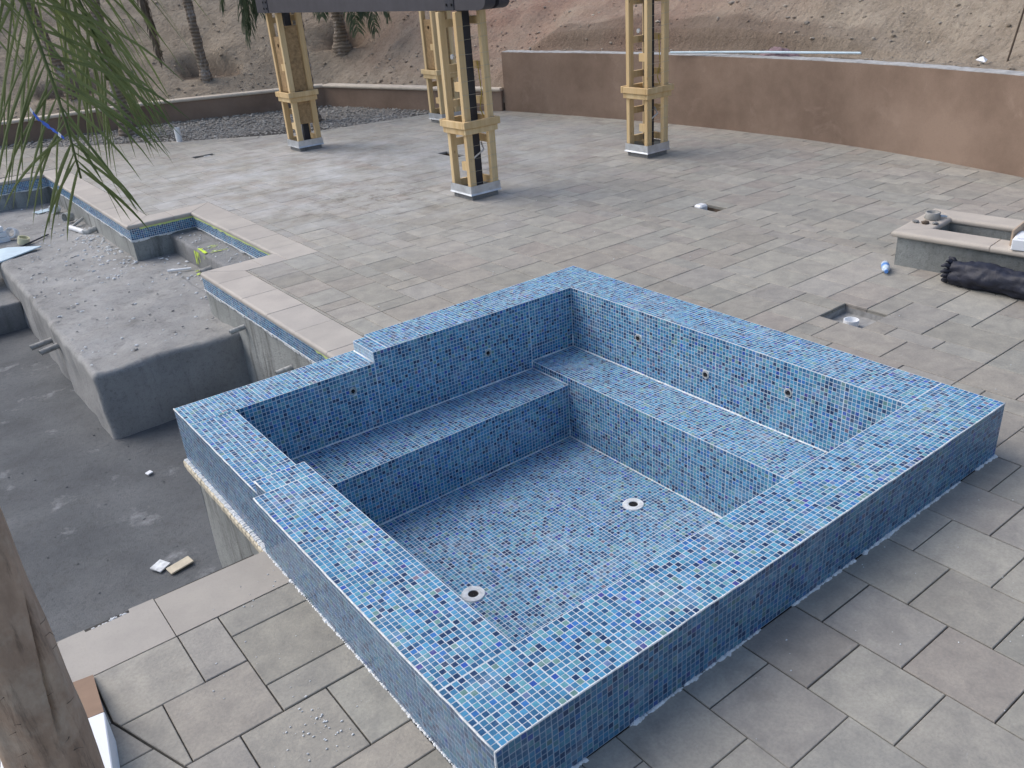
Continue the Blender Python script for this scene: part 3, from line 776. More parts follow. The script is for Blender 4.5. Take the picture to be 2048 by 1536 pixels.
# coping stones: bullnosed on the basin side
def coping(poly, edges, t=None, th=.052, gap=.002, parent=pool, z=0., mat='coping', rn=.022, name='coping_stone'):
    P = ccw(list(poly)) if True else poly
    P = np.array(P, float); n = len(P); A = []
    c = P.mean(0)
    # offset per edge: joint gap on all, none on nosed edges
    def inset(dn, dj):
        out = []
        for i in range(n):
            a, b, e = P[i-1], P[i], P[(i+1) % n]
            u = (b-a)/np.linalg.norm(b-a); v = (e-b)/np.linalg.norm(e-b)
            d1 = dn if (tuple(np.round(a, 4)), tuple(np.round(b, 4))) in E or (tuple(np.round(b, 4)), tuple(np.round(a, 4))) in E else dj
            d2 = dn if (tuple(np.round(b, 4)), tuple(np.round(e, 4))) in E or (tuple(np.round(e, 4)), tuple(np.round(b, 4))) in E else dj
            n1 = np.array([-u[1], u[0]]); n2 = np.array([-v[1], v[0]])
            Mx = np.array([n1, n2]); rhs = np.array([n1@a+d1, n2@b+d2])
            out.append(np.linalg.solve(Mx, rhs) if abs(np.linalg.det(Mx)) > .05 else b+n1*d1)
        return out
    E = set()
    for (i, j) in edges: E.add((tuple(np.round(poly[i], 4)), tuple(np.round(poly[j], 4))))
    lv = []
    for k in range(6):                     # quarter-round top edge
        a = math.pi/2*k/5; lv.append((rn*(1-math.sin(a)), gap+.003*(1-min(1, k/1.5)), z-rn*(1-math.cos(a))))
    for k in range(1, 5):
        a = math.pi/2*k/4; lv.append((rn*(1-math.cos(a)), gap, z-th+rn-rn*math.sin(a)))
    vs = []; fs = [tuple(range(n))]
    dz = random.gauss(0, .0008)
    for dn, dj, zz in lv: vs += [(q[0], q[1], zz+dz) for q in inset(dn, dj)]
    for k in range(len(lv)-1):
        for i in range(n):
            j = (i+1) % n; fs.append((k*n+j, k*n+i, (k+1)*n+i, (k+1)*n+j))
    fs.append(tuple(range(len(lv)*n-1, (len(lv)-1)*n-1, -1)))
    if t is None:
        b0 = random.choice([(.46, .43, .39), (.475, .44, .40), (.45, .42, .385)]); q = random.uniform(.94, 1.06); t = tuple(x*q for x in b0)
    return MB().add([(v[0]-c[0], v[1]-c[1], v[2]) for v in vs], fs, t).build(name, MT[mat], parent, loc=(c[0], c[1], 0), cols=True)
XI, XO = 1.352, 1.705
ys = [3.385, 3.45, 4.00, 4.58, 5.128, 5.69, 6.28]
for a, b in zip(ys[:-1], ys[1:]): coping([(XI, a), (XO, a), (XO, b), (XI, b)], [(3, 0)])
# nose of the peninsula: rounded corner stone, then the alcove's near side
coping([(XI, 6.28), (XO, 6.28), (XO, 6.462), (1.385, 6.79), (1.366, 6.782), (1.354, 6.762)], [(5, 0), (4, 5), (3, 4)])
coping([(1.385, 6.79), (XO, 6.462), (1.892, 6.455), (1.888, 6.79)], [(3, 0)])
coping([(1.888, 6.79), (1.892, 6.455), (2.148, 6.455), (2.148, 6.79)], [(3, 0)])
coping([(2.148, 6.79), (2.148, 6.455), (2.5, 6.455), (2.5, 6.955), (2.148, 6.955)], [(4, 0)])
ys = [6.955, 7.46, 8.09, 8.68, 9.37]
for a, b in zip(ys[:-2], ys[1:-1]): coping([(2.148, a), (2.5, a), (2.5, b), (2.148, b)], [(3, 0)])
coping([(2.148, 8.68), (2.5, 8.68), (2.5, 9.72), (2.148, 9.365)], [(3, 0)])
coping([(2.148, 9.365), (2.5, 9.72), (1.93, 9.72), (1.93, 9.365)], [(3, 0)])
coping([(1.93, 9.365), (1.93, 9.72), (XO, 9.72), (1.365, 9.365)], [(3, 0)])
coping([(1.365, 9.365), (XO, 9.72), (XO, 10.0), (1.352, 10.0), (1.352, 9.38)], [(3, 4), (4, 0)])
ys = [10.0, 10.55, 11.1, 11.65, 12.2, 12.75, 13.3, 13.75]
for a, b in zip(ys[:-1], ys[1:]): coping([(XI, a), (XO, a), (XO, b), (XI, b)], [(3, 0)])
coping([(XI, 13.75), (XO, 13.75), (XO, 14.45), (XI, 14.097)], [(3, 0)])
xs = [1.352, .78, .2, -.4, -1.0, -1.6, -2.2]
coping([(1.352, 14.097), (1.705, 14.45), (.78, 14.45), (.78, 14.097)], [(3, 0)])
for a, b in zip(xs[1:-1], xs[2:]): coping([(a, 14.097), (a, 14.45), (b, 14.45), (b, 14.097)], [(3, 0)])
# near side: flat stones, one with a bite out of its edge
xs = [.0, -.547, -1.13, -1.72, -2.3]
tn = (.385, .36, .325)
coping([(0, 1.648), (0, 1.968), (-.547, 1.975), (-.547, 1.648)], [], tn, rn=.004)
coping([(-.547, 1.648), (-.547, 1.985), (-.662, 1.989), (-.664, 1.962), (-.852, 1.962), (-.854, 1.982), (-1.13, 1.982), (-1.13, 1.648)], [], (.41, .385, .35), rn=.004)
for a, b in zip(xs[2:-1], xs[3:]): coping([(a, 1.648), (a, 1.982), (b, 1.982), (b, 1.648)], [], tn, rn=.004)
bt = MB()
for i in range(22):
    x = -.662-.19*i/22; bt.box(x-.0105, x, 1.95, 1.985+random.uniform(-.004, .012), -.06, -.014+random.uniform(-.006, .004), b=.003)
bt.build('exposed_membrane', MT['black'], pool)
mk = MB()
for i in range(16): mk.box(*(lambda x, y: (x, x+random.uniform(.006, .016), y, y+random.uniform(.004, .012)))(-.67-random.uniform(0, .16), 1.962+random.uniform(0, .02)), -.02, -.008, b=.002)
mk.build('mortar_crumbs', MT['mortar'], pool, kind='stuff')
# splash of lime spray paint over bench, front and floor of the alcove
pp = MB()
def splat(cx, cy, z, rx, ry, n=11):
    vs = [(cx+rx*random.uniform(.45, 1.1)*math.cos(2*math.pi*k/n), cy+ry*random.uniform(.45, 1.1)*math.sin(2*math.pi*k/n), z) for k in range(n)]
    pp.add(vs, [tuple(range(n))])
for i in range(9):
    y = 8.1+.36*random.random(); x = 1.83
    z0 = -.225-random.uniform(.03, .19); w_ = random.uniform(.008, .03)
    pp.add([(1.826, y, -.235), (1.826, y+w_, -.235), (1.824, y+w_*.8, z0), (1.824, y+w_*.2, z0)], [(3, 2, 1, 0)])
for i in range(10): splat(1.87+random.uniform(0, .22), 8.12+random.uniform(0, .33), -.214, random.uniform(.02, .07), random.uniform(.006, .02))
splat(1.868, 8.28, -.2135, .03, .19, 15)
for i in range(5): splat(1.80-random.uniform(0, .12), 8.25+random.uniform(-.1, .15), -.440, .03, .02)
pp.build('paint_splash', MT['lime'], pool, kind='stuff')
# pipe stubs set in the shell
for a, b, r, mt in [((1.40, 5.87, -.33), (1.24, 5.87, -.345), .024, 'dirtypvc'), ((1.40, 4.86, -.42), (1.24, 4.86, -.43), .026, 'dirtypvc'),
                    ((.08, 8.15, -.72), (-.16, 8.13, -.74), .030, 'greypvc'), ((.08, 7.75, -.66), (-.13, 7.72, -.68), .030, 'greypvc'), ((1.86, 8.02, -.36), (1.72, 8.02, -.38), .04, 'greypvc')]:
    a, b = np.array(a), np.array(b); t = empty('pipe_stub', tuple(a), parent=pool)
    ax = b-a; L = np.linalg.norm(ax)
    MB().lathe([(r, 0), (r, L), (r*.82, L), (r*.8, L*.5), (.001, L*.48)], n=16, ax=tuple(ax)).build('pipe', MT[mt], t, smooth=False)
    MB().lathe([(r*2.0, .0), (r*1.7, .01), (r*1.02, .016)], n=12, ax=tuple(ax)).build('patch_collar', MT['gunite'], t)

# ------------------------------------------------------------------ hillside, gravel, walls
def resample(poly, step):
    out = []
    for a, b in zip(poly[:-1], poly[1:]):
        a, b = np.array(a), np.array(b); n = max(1, int(np.linalg.norm(b-a)/step))
        out += [a+(b-a)*i/n for i in range(n)]
    return np.array(out+[np.array(poly[-1])])
def seg_dist(P, poly):
    best = np.full(len(P), 1e9)
    for a, b in zip(poly[:-1], poly[1:]):
        a, b = np.array(a), np.array(b); d = b-a; t = np.clip(((P-a)@d)/(d@d), 0, 1)
        best = np.minimum(best, np.linalg.norm(P-a-t[:, None]*d, axis=1))
    return best
DUG = [(5.80, 18.55), (8.72, 17.5), (3.1, 19.1)]
def hill_raw(P):
    P = np.atleast_2d(P); dl, dt = seg_dist(P, LOW), seg_dist(P, TALL)
    y = P[:, 1]
    cut = .30*np.clip((y-4.2)/2.5, 0, 1)*np.clip((12.6-y)/.8, 0, 1)
    # trench floor behind the tall wall, a near vertical cut, then the slope
    ht = 1.02+.05*np.clip(dt/.4, 0, 1)+cut*np.clip((dt-.50)/.10, 0, 1)+.56*np.maximum(0, dt-.55)
    hl = .34+.50*np.maximum(0, dl-.25)
    wt = 1/(np.maximum(dt, .02)**2.2); wl_ = 1/(np.maximum(dl, .02)**2.2)
    z = (ht*wt+hl*wl_)/(wt+wl_)
    dm = np.minimum(dl, dt)
    nz = np.array([.22*mnoise.noise((p[0]*.35, p[1]*.35, 5))+.12*mnoise.noise((p[0]*1.1, p[1]*1.1, 2))+.075*mnoise.noise((p[0]*3.2, p[1]*3.2, 1))+.04*mnoise.noise((p[0]*8, p[1]*8, 7)) for p in P])
    return z+nz*np.clip((dm-.25)/.8, .12, 1)
DUGZ = None
def hill_z(P, fresh=False):
    global DUGZ
    P = np.atleast_2d(P); z = hill_raw(P); f = np.zeros(len(P))
    if DUGZ is None: DUGZ = [float(hill_raw(np.array([q]))[0]) for q in DUG]
    for (x, y), zc in zip(DUG, DUGZ):
        d = np.hypot(P[:, 0]-x, P[:, 1]-y)*(1+.18*np.sin(3*np.arctan2(P[:, 1]-y, P[:, 0]-x)+x))
        cut_ = np.minimum(z, zc-.04); w_ = np.clip((.66-d)/.10, 0, 1); f = np.maximum(f, w_*np.clip((z-cut_)/.06, 0, 1)); z = z*(1-w_)+cut_*w_
    dt = seg_dist(P, TALL); y = P[:, 1]
    f = np.maximum(f, np.clip((.95-dt)/.12, 0, 1)*np.clip((y-4.2)/2.5, 0, 1)*np.clip((12.2-y)/.8, 0, 1)*.8)
    return (z, f) if fresh else z
PLAN = LOW[:-1]+TALL
base = resample(PLAN, .14)
tg = np.gradient(base, axis=0); k = np.ones(9)/9
for c_ in (0, 1): tg[:, c_] = np.convolve(np.pad(tg[:, c_], 4, mode='edge'), k, mode='valid')
nr_ = np.stack([-tg[:, 1], tg[:, 0]], 1); nr_ /= np.linalg.norm(nr_, axis=1)[:, None]
if nr_[len(nr_)//2] @ np.array([1, 1]) < 0: nr_ = -nr_
ds = np.concatenate([[.0, .12, .2, .3, .4, .47, .52, .56, .60, .65, .72], .8+16*np.linspace(0, 1, 110)**1.5])
Pg = base[:, None]+nr_[:, None]*ds[None, :, None]
Zg, Fg = hill_z(Pg.reshape(-1, 2), True); Zg = Zg.reshape(len(base), len(ds)); Zg = np.minimum(Zg, 7.5); Zg[:, 0] = .15
V = np.concatenate([Pg, Zg[..., None]], -1).reshape(-1, 3); i = np.arange(len(base)*len(ds)).reshape(len(base), len(ds))
F = np.stack([i[:-1, :-1], i[:-1, 1:], i[1:, 1:], i[1:, :-1]], -1).reshape(-1, 4)
if np.cross(V[F[500, 1]]-V[F[500, 0]], V[F[500, 3]]-V[F[500, 0]])[2] < 0: F = F[:, ::-1]
link('hillside', np_mesh('hillside', V, F, MT['dirt'], cols=np.repeat(Fg[:, None], 3, 1), smooth=True), kind='structure', label='bare brown dirt hillside rising behind the walls', cat='hillside')
# loose stones and clods
def rocks(name, pts, sizes, mat, seed, cols=None, flat=.6):
    rr = np.random.default_rng(seed)
    bm = bmesh.new(); bmesh.ops.create_icosphere(bm, subdivisions=1, radius=1); bv = np.array([v.co[:] for v in bm.verts]); bf = np.array([[v.index for v in f.verts] for f in bm.faces]); bm.free()
    Vs, Fs = [], []
    for q, (p, s) in enumerate(zip(pts, sizes)):
        sc_ = s*rr.uniform(.55, 1.3, 3)*np.array([1, 1, flat]); a = rr.uniform(0, 6.28); ca, sa = math.cos(a), math.sin(a)
        v = bv*rr.uniform(.78, 1.15, (len(bv), 1))*sc_; v = v@np.array([[ca, -sa, 0], [sa, ca, 0], [0, 0, 1]])
        Vs.append(v+p); Fs.append(bf+q*len(bv))
    return np_mesh(name, np.concatenate(Vs), np.concatenate(Fs), mat)
n = 5200
si = rng.integers(0, len(base), n); dd = .3+13*rng.random(n)**1.5
Pp = base[si]+nr_[si]*dd[:, None]+rng.normal(0, .06, (n, 2))
pz_ = hill_z(Pp); sz = .010+.030*rng.random(n)**2.5; sz[:140] *= 1.5
MTstone = MT['stone']
link('hill_stones', rocks('hill_stones', np.c_[Pp, pz_+sz*.1], sz, MTstone, 3), kind='stuff', label='loose pale stones scattered over the dirt slope', cat='stones')
n = 2400
si = rng.integers(0, len(base), n); dd = .25+9*rng.random(n)**2.2
Pp = base[si]+nr_[si]*dd[:, None]+rng.normal(0, .08, (n, 2)); sz = .014+.035*rng.random(n)**2
link('dirt_clods', rocks('dirt_clods', np.c_[Pp, hill_z(Pp)], sz, MT['dirt'], 5), kind='stuff', label='crumbled soil clods along the foot of the slope', cat='clods')
# gravel bed inside the low wall
gb = MB(); LW = LOW
top = resample(LOW, .35)
V, F = grid_top(-9, 9.2, 12.2, 19.0, -.035, .02, .16)
inside = []
def in_bed(x, y):
    return y > pl(FAR, x)-.12
Fk = [f for f in F if all(V[a][1] > pl(FAR, V[a][0])-.35 for a in f)]
link('gravel_bed', np_mesh('gravel_bed', V, np.array(Fk), MT['gravel'], smooth=True), kind='structure', label='grey gravel strip between patio and low wall', cat='gravel bed')
pts = []
while len(pts) < 7000:
    x, y = rng.uniform(-3, 9), rng.uniform(12.6, 18.6)
    if y > pl(FAR, x)+.02: pts.append((x, y, -.02))
link('gravel', rocks('gravel', np.array(pts), .012+.022*rng.random(len(pts)), simple('grey_crushed_rock', (.34, .325, .30), .9, var=.45, sc=5), 9), kind='stuff', label='grey crushed rock covering the planting strip', cat='gravel')

def thick_wall(name, poly, h, th, mat, root, z0=-.15, step=.3):
    P = resample(poly, step); t = np.gradient(P, axis=0); nn = np.stack([-t[:, 1], t[:, 0]], 1); nn /= np.linalg.norm(nn, axis=1)[:, None]
    if nn[len(nn)//2] @ np.array([1, 1]) < 0: nn = -nn
    Q = P+nn*th; m = len(P); vs = []
    for p, q in zip(P, Q): vs += [(*p, z0), (*p, h), (*q, h), (*q, z0)]
    fs = []
    for i in range(m-1):
        for a in range(3): fs.append((i*4+a, (i+1)*4+a, (i+1)*4+a+1, i*4+a+1))
    fs += [(0, 1, 2, 3), tuple((m-1)*4+a for a in (3, 2, 1, 0))]
    MB().add(vs, fs).build(name, mat, root); return P, nn
tw = empty('retaining_wall', (9.5, 7, 0), label='tall brown stucco retaining wall with a pale raw top edge', cat='wall')
tw.location = (0, 0, 0)
P, nn = thick_wall('stucco_face', TALL, 1.05, .24, MT['stucco'], tw)
capm = MB()
Pd = resample(TALL, .05); t = np.gradient(Pd, axis=0); nd = np.stack([-t[:, 1], t[:, 0]], 1); nd /= np.linalg.norm(nd, axis=1)[:, None]
if nd[len(nd)//2] @ np.array([1, 1]) < 0: nd = -nd
prof = lambda i: (1.051, 1.056+.008*mnoise.noise((i*.11, 3, 0))+random.uniform(-.004, .004))
vs, fs = [], []
for i, (p, q) in enumerate(zip(Pd, nd)):
    a, b = prof(i); e = random.uniform(-.006, .004)
    vs += [(*(p+q*(.012+e)), a-.01), (*(p+q*(.012+e)), b), (*(p+q*.20), b+.01), (*(p+q*.235), a-.01)]
for i in range(len(Pd)-1):
    for a in range(3): fs.append((i*4+a, (i+1)*4+a, (i+1)*4+a+1, i*4+a+1))
capm.add(vs, fs).build('raw_top_edge', simple('pale_raw_concrete', (.38, .385, .385), .9, var=.3, sc=9, bmp=.5), tw)
lw = empty('low_wall', (0, 0, 0), label='low brown stucco wall with rounded buff cap stones', cat='wall')
thick_wall('stucco_face', LOW, .365, .22, MT['stucco'], lw)
Pc = resample(LOW, .6)
for a, b in zip(Pc[:-1], Pc[1:]):
    d = (b-a)/np.linalg.norm(b-a); nn2 = np.array([-d[1], d[0]])
    if nn2 @ np.array([1, 1]) < 0: nn2 = -nn2
    b2 = b-d*.004; vs = []
    pr = [(-.03, .366), (-.042, .38), (-.046, .395), (-.042, .41), (-.03, .424), (.22, .424), (.25, .395), (.22, .366)]
    for e in (a, b2): vs += [(*(e+nn2*o), z) for o, z in pr]
    m = len(pr); fs = [(k, (k+1) % m, m+(k+1) % m, m+k) for k in range(m)]+[tuple(range(m-1, -1, -1)), tuple(range(m, 2*m))]
    MB().add(vs, fs).build('cap_stone', MT['capstone'], lw)

# ------------------------------------------------------------------ pergola
perg = empty('pergola', (0, 0, 0), label='half built pergola of timber framed posts carrying a dark grey beam', cat='pergola')
BZ = 2.104
def post(x0, y0, wd, panels, seed):
    rr = random.Random(seed); x1, y1 = x0+wd, y0+wd
    c = empty('post', (x0, y0, 0), parent=perg)
    def add(name, mb, mat): return mb.xf(Matrix.Translation((-x0, -y0, 0))).build(name, mat, c)
    s, d = .088, .062
    zb, zt = .10, BZ-.012
    for (a, b, sx, sy) in ((x0, y0, 1, 1), (x1, y0, -1, 1), (x0, y1, 1, -1), (x1, y1, -1, -1)):
        xs_ = sorted((a, a+sx*s)); ys_ = sorted((b, b+sy*d)); j = rr.uniform(-.004, .004)
        add('stud', MB().box(xs_[0]+j, xs_[1]+j, ys_[0], ys_[1], zb, zt, b=.004), MT['wood'])
    # galvanised skirt, flared at the foot, on a plinth
    e = .012; sk = MB()
    for z0, z1, o0, o1 in ((.062, .082, e+.012, e+.004), (.082, .172, e+.004, e)):
        vs = []
        for z, o in ((z0, o0), (z1, o1)): vs += [(x0-o, y0-o, z), (x1+o, y0-o, z), (x1+o, y1+o, z), (x0-o, y1+o, z)]
        sk.add(vs, [(k, (k+1) % 4, 4+(k+1) % 4, 4+k) for k in range(4)])
    add('metal_skirt', sk, MT['galv'])
    add('plinth', MB().box(x0+.012, x1-.012, y0+.012, y1-.012, -.02, .064), MT['gunite'])
    # collar: two rings of boards
    for z0, z1, o, th in ((.845, .925, .055, .040), (.772, .843, .030, .040)):
        for (a0, a1, b0, b1) in ((x0-o, x1+o, y0-o, y0-o+th), (x0-o, x1+o, y1+o-th, y1+o), (x0-o, x0-o+th, y0-o+th+.001, y1+o-th-.001), (x1+o-th, x1+o, y0-o+th+.001, y1+o-th-.001)):
            add('collar_board', MB().box(a0, a1, b0, b1, z0+rr.uniform(-.004, .004), z1+rr.uniform(-.004, .004), b=.004), MT['wood'])
    add('steel_core', MB().box(x0+.20, x0+.30, y0+.17, y0+.27, -.01, BZ-.005), MT['steel'])
    # blocking between the studs
    for z in (.16, .60, 1.0, 1.45, 1.95):
        zz = z+rr.uniform(-.05, .05)
        add('blocking', MB().box(x0+s+.002, x1-s-.002, y1-.045, y1-.007, zz, zz+.085), MT['wood'])
        add('blocking', MB().box(x1-.045, x1-.007, y0+d+.002, y1-d-.002, zz+.02, zz+.105), MT['wood'])
    for z in (.35, 1.25):
        add('blocking', MB().box(x0+.006, x0+.044, y0+d+.002, y0+d+.10, z, z+.10), MT['wood'])
    if panels:
        add('sheathing', MB().box(x0+s+.004, x1-s-.004, y0+.030, y0+.042, .42, .768), MT['plywood'])
        add('sheathing', MB().box(x0+s+.004, x1-s-.004, y0+.030, y0+.042, .93, 1.9), MT['plywood'])
        add('sheathing', MB().box(x0+.030, x0+.042, y0+d+.004, y1-d-.004, .93, 1.75), MT['plywood'])
    else:
        wr = MB()
        for k in range(13):
            z = .2+k*.145; a, b = (x0-.002, y0-.003, z), (x1+.002, y0-.003, z+rr.uniform(-.008, .03))
            wr.tube([a, ((a[0]+b[0])/2, y0-.004, (a[2]+b[2])/2-.004), b], .0016, 4)
            wr.tube([(x1+.003, y0, b[2]), (x1+.003, y1, z)], .0014, 4)
        add('lath_wire', wr, MT['wire'])
    cb = MB(); cb.tube([(x0+.14, y0+.10, 0.0), (x0+.13, y0+.11, .25), (x0+.17, y0+.16, .45), (x0+.30, y0+.10, .55), (x0+.34, y0+.2, .62)], .011, 7)
    add('conduit', cb, MT['galv'])
    if not panels:
        yc = MB(); yc.tube([(x0+.31, y0+.10, 1.55), (x0+.33, y0+.09, 1.2), (x0+.31, y0+.12, 1.02), (x0+.34, y0+.10, .93)], .006, 6); add('cable', yc, MT['yellow'])
    bx = MB(); bx.lathe([(.028, 0), (.028, .02), (.001, .02)], (x0+.05, y0+.20, 1.62), 12, (-1, 0, 0)); add('junction_box', bx, MT['galv'])
    return c
post(4.72, 6.83, .41, False, 1); post(4.82, 11.86, .41, True, 2); post(7.58, 6.71, .40, False, 3); post(7.64, 11.88, .41, True, 4)
def beam(x0, x1, y0, y1):
    n = 8; prof = [(y1, BZ), (y1, BZ+.32), (y0, BZ+.32), (y0-.01, BZ+.14), (y0+.015, BZ+.085)]
    prof += [(y0+.20-.15*math.cos(math.pi/2*k/n)-.03, BZ+.075-.075*math.sin(math.pi/2*k/n)) for k in range(n+1)]
    m = len(prof); vs = [(x0, a, z) for a, z in prof]+[(x1, a, z) for a, z in prof]
    fs = [tuple(range(m-1, -1, -1)), tuple(range(m, 2*m))]+[(k, (k+1) % m, m+(k+1) % m, m+k) for k in range(m)]
    bb = MB().add(vs, fs); return bb
b1 = beam(4.76, 4.90, 6.30, 12.42).build('beam', MT['beam'], perg)
b2 = beam(7.66, 7.80, 6.2, 12.42).build('beam', MT['beam'], perg)
beam(4.95, 5.09, 6.30, 12.42).build('beam', MT['beam'], perg)
for b, x, yy in ((b1, 4.757, (6.9, 11.98)), (b2, 7.657, (6.8, 12.0))):
    for y in yy:
        pl_ = MB().box(x-.006, x+.004, y, y+.17, BZ+.004, BZ+.30).build('post_bracket', MT['steel'], b)
    bo = MB()
    for y in yy:
        for dy in (.035, .135):
            for dz in (.06, .15, .24): bo.lathe([(.014, 0), (.014, .010), (.001, .012)], (x-.006, y+dy, BZ+dz), 8, (-1, 0, 0))
    bo.build('bolt_heads', MT['dark'], b, kind='stuff')
    for y in (8.4, 9.7, 11.0): pass

# ------------------------------------------------------------------ fire pit
fp = empty('fire_pit', (5.67, 2.045, 0), R_(6), label='low square fire pit of raw block with buff coping', cat='fire pit')
FW, FL, FH = .86, 1.85, .30        # depth (x), length (-y), height
def fbox(name, mb, mat, **k): return mb.build(name, mat, fp, **k)
fw = MB()
for a in ((.045, .235, -FL+.04, -.045), (FW-.235, FW-.045, -FL+.04, -.045), (.235, FW-.235, -.235, -.045), (.235, FW-.235, -FL+.04, -FL+.24)):
    fw.add(*(lambda q: (q.v, q.f))(MB().box(*a, -.02, FH-.052)))
fbox('block_wall', fw, m_gunite('scratch_coat', (.17, .18, .175), (.36, .38, .37), .25))
fbox('pit_floor', MB().add([(.2, -FL+.2, .02), (FW-.2, -FL+.2, .02), (FW-.2, -.2, .02), (.2, -.2, .02)], [(0, 1, 2, 3)]), MT['mud'])
a0 = .25
tcol = (.50, .455, .40)
for pq, ed in [([(0, 0), (a0, -a0), (a0, -.78), (0, -.78)], [(3, 0), (1, 2)]), ([(0, -.78), (a0, -.78), (a0, -1.35), (0, -1.35)], [(3, 0), (1, 2)]), ([(0, -1.35), (a0, -1.35), (a0, -FL+a0), (0, -FL)], [(3, 0), (1, 2)]),
               ([(0, 0), (FW, 0), (FW-a0, -a0), (a0, -a0)], [(0, 1), (2, 3)]), ([(FW, 0), (FW, -.78), (FW-a0, -.78), (FW-a0, -a0)], [(0, 1), (2, 3)]),
               ([(FW, -.78), (FW, -FL), (FW-a0, -FL+a0), (FW-a0, -.78)], [(0, 1), (2, 3)]), ([(0, -FL), (a0, -FL+a0), (FW-a0, -FL+a0), (FW, -FL)], [(3, 0), (1, 2)])]:
    coping(pq, ed, tcol, parent=fp, z=FH, rn=.025)
def fpw(x, y, z):
    c, s = math.cos(R_(6)), math.sin(R_(6)); return (5.67+c*x-s*y, 2.045+s*x+c*y, z)
# things lying on the fire pit
t = empty('pipe_coupling', fpw(.50, -.13, FH+.001), label='grey ring pipe coupling standing on the fire pit coping', cat='pipe fitting')
MB().lathe([(.055, 0), (.066, .012), (.058, .035), (.062, .06), (.045, .062), (.043, .01)], n=20).build('ring', MT['greypvc'], t, smooth=True)
MB().tube([(.05, -.04, .02), (.10, -.075, .012)], [.014, .010], 7).build('clamp_ear', MT['galv'], t)
for q, (x, y, s, lb) in enumerate([(.33, -.06, .028, 'dark broken rock at the left end of the fire pit coping'), (.335, -.14, .022, 'brown stone chip beside the dark rock on the coping'), (.36, -.215, .026, 'thin grey stone shard on the fire pit coping corner')]):
    o = link('stone_chip', rocks('stone_chip', np.array([[0, 0, s*.45]]), [s*1.4], MT['gunite'] if q != 1 else MT['rockred'], 20+q), loc=fpw(x, y, FH), label=lb, cat='stone')
t = empty('white_box', fpw(-.01, -.93, FH+.001), R_(14), label='white cardboard box on the fire pit edge at the right of the picture', cat='box')
MB().box(0, .26, -.42, 0, 0, .085, b=.006).build('carton', MT['white'], t)
MB().box(.03, .23, -.40, -.02, .087, .092, b=.002).build('lid_flap', MT['white'], t)
t = empty('cardboard_sheet', fpw(.10, -.885, FH+.001), R_(-6), label='brown cardboard sheet standing behind the white box on the fire pit', cat='cardboard')
MB().add([(0, 0, 0), (.27, .03, 0), (.27, .03, .17), (0, 0, .12), (.003, -.012, 0), (.273, .018, 0), (.273, .018, .17), (.003, -.012, .12)], [(0, 1, 2, 3), (7, 6, 5, 4), (3, 2, 6, 7), (0, 3, 7, 4), (1, 0, 4, 5), (2, 1, 5, 6)]).build('sheet', MT['kraft2'], t)
# rolled black bag in front
bag = empty('black_bag', (5.60, 1.46, .10), R_(-88), label='rolled black plastic bag lying against the fire pit', cat='bag')
vs = []; n = 40; m = 90
for i in range(m+1):
    u = i/m; x = u*1.35
    for k in range(n):
        a = 2*math.pi*k/n
        r = .100*(min(1, .82+1.6*u) if u < .12 else 1)+.024*mnoise.noise((x*4, math.cos(a)*1.6, math.sin(a)*1.6))+.018*abs(mnoise.noise((x*11, math.cos(a)*4, math.sin(a)*4)))-.016*abs(mnoise.noise((x*20+a*2, math.cos(a)*3, 4)))
        if i == 0: r *= .72
        vs.append((x, r*math.cos(a)*1.05, max(-.098, r*math.sin(a))))
fs = [(i*n+k, i*n+(k+1) % n, (i+1)*n+(k+1) % n, (i+1)*n+k) for i in range(m) for k in range(n)]+[tuple(range(n-1, -1, -1)), tuple(range(m*n, m*n+n))]
MB().add(vs, fs).build('wrap', MT['black'], bag, smooth=True)
ru = MB()
for k in range(13):
    a = 2*math.pi*k/13; r = .07+.03*random.random()
    ru.tube([(.02, .05*math.cos(a), .05*math.sin(a)), (-.02, r*math.cos(a), max(-.09, r*math.sin(a))), (-.045+random.uniform(-.015, .02), r*1.05*math.cos(a+.2), max(-.092, r*1.05*math.sin(a+.2)))], [.022, .018, .007], 6)
ru.build('gathered_end', MT['black'], bag, smooth=True)
bt_ = empty('water_bottle', (5.60, 2.02, .0), R_(200), label='clear plastic bottle with blue label lying by the fire pit corner', cat='bottle')
MB().lathe([(.001, 0), (.030, .003), (.033, .012), (.030, .03), (.033, .05), (.033, .125), (.027, .15), (.013, .175), (.013, .185)], (0, 0, .034), 16, (1, .25, 0)).build('body', MT['bottle'], bt_, smooth=True)
MB().lathe([(.0335, .055), (.0338, .06), (.0338, .105), (.0335, .11)], (0, 0, .034), 16, (1, .25, 0)).build('label_band', MT['bluecap'], bt_)
MB().lathe([(.0155, .183), (.0155, .200), (.001, .201)], (0, 0, .034), 14, (1, .25, 0)).build('screw_cap', MT['bluecap'], bt_)

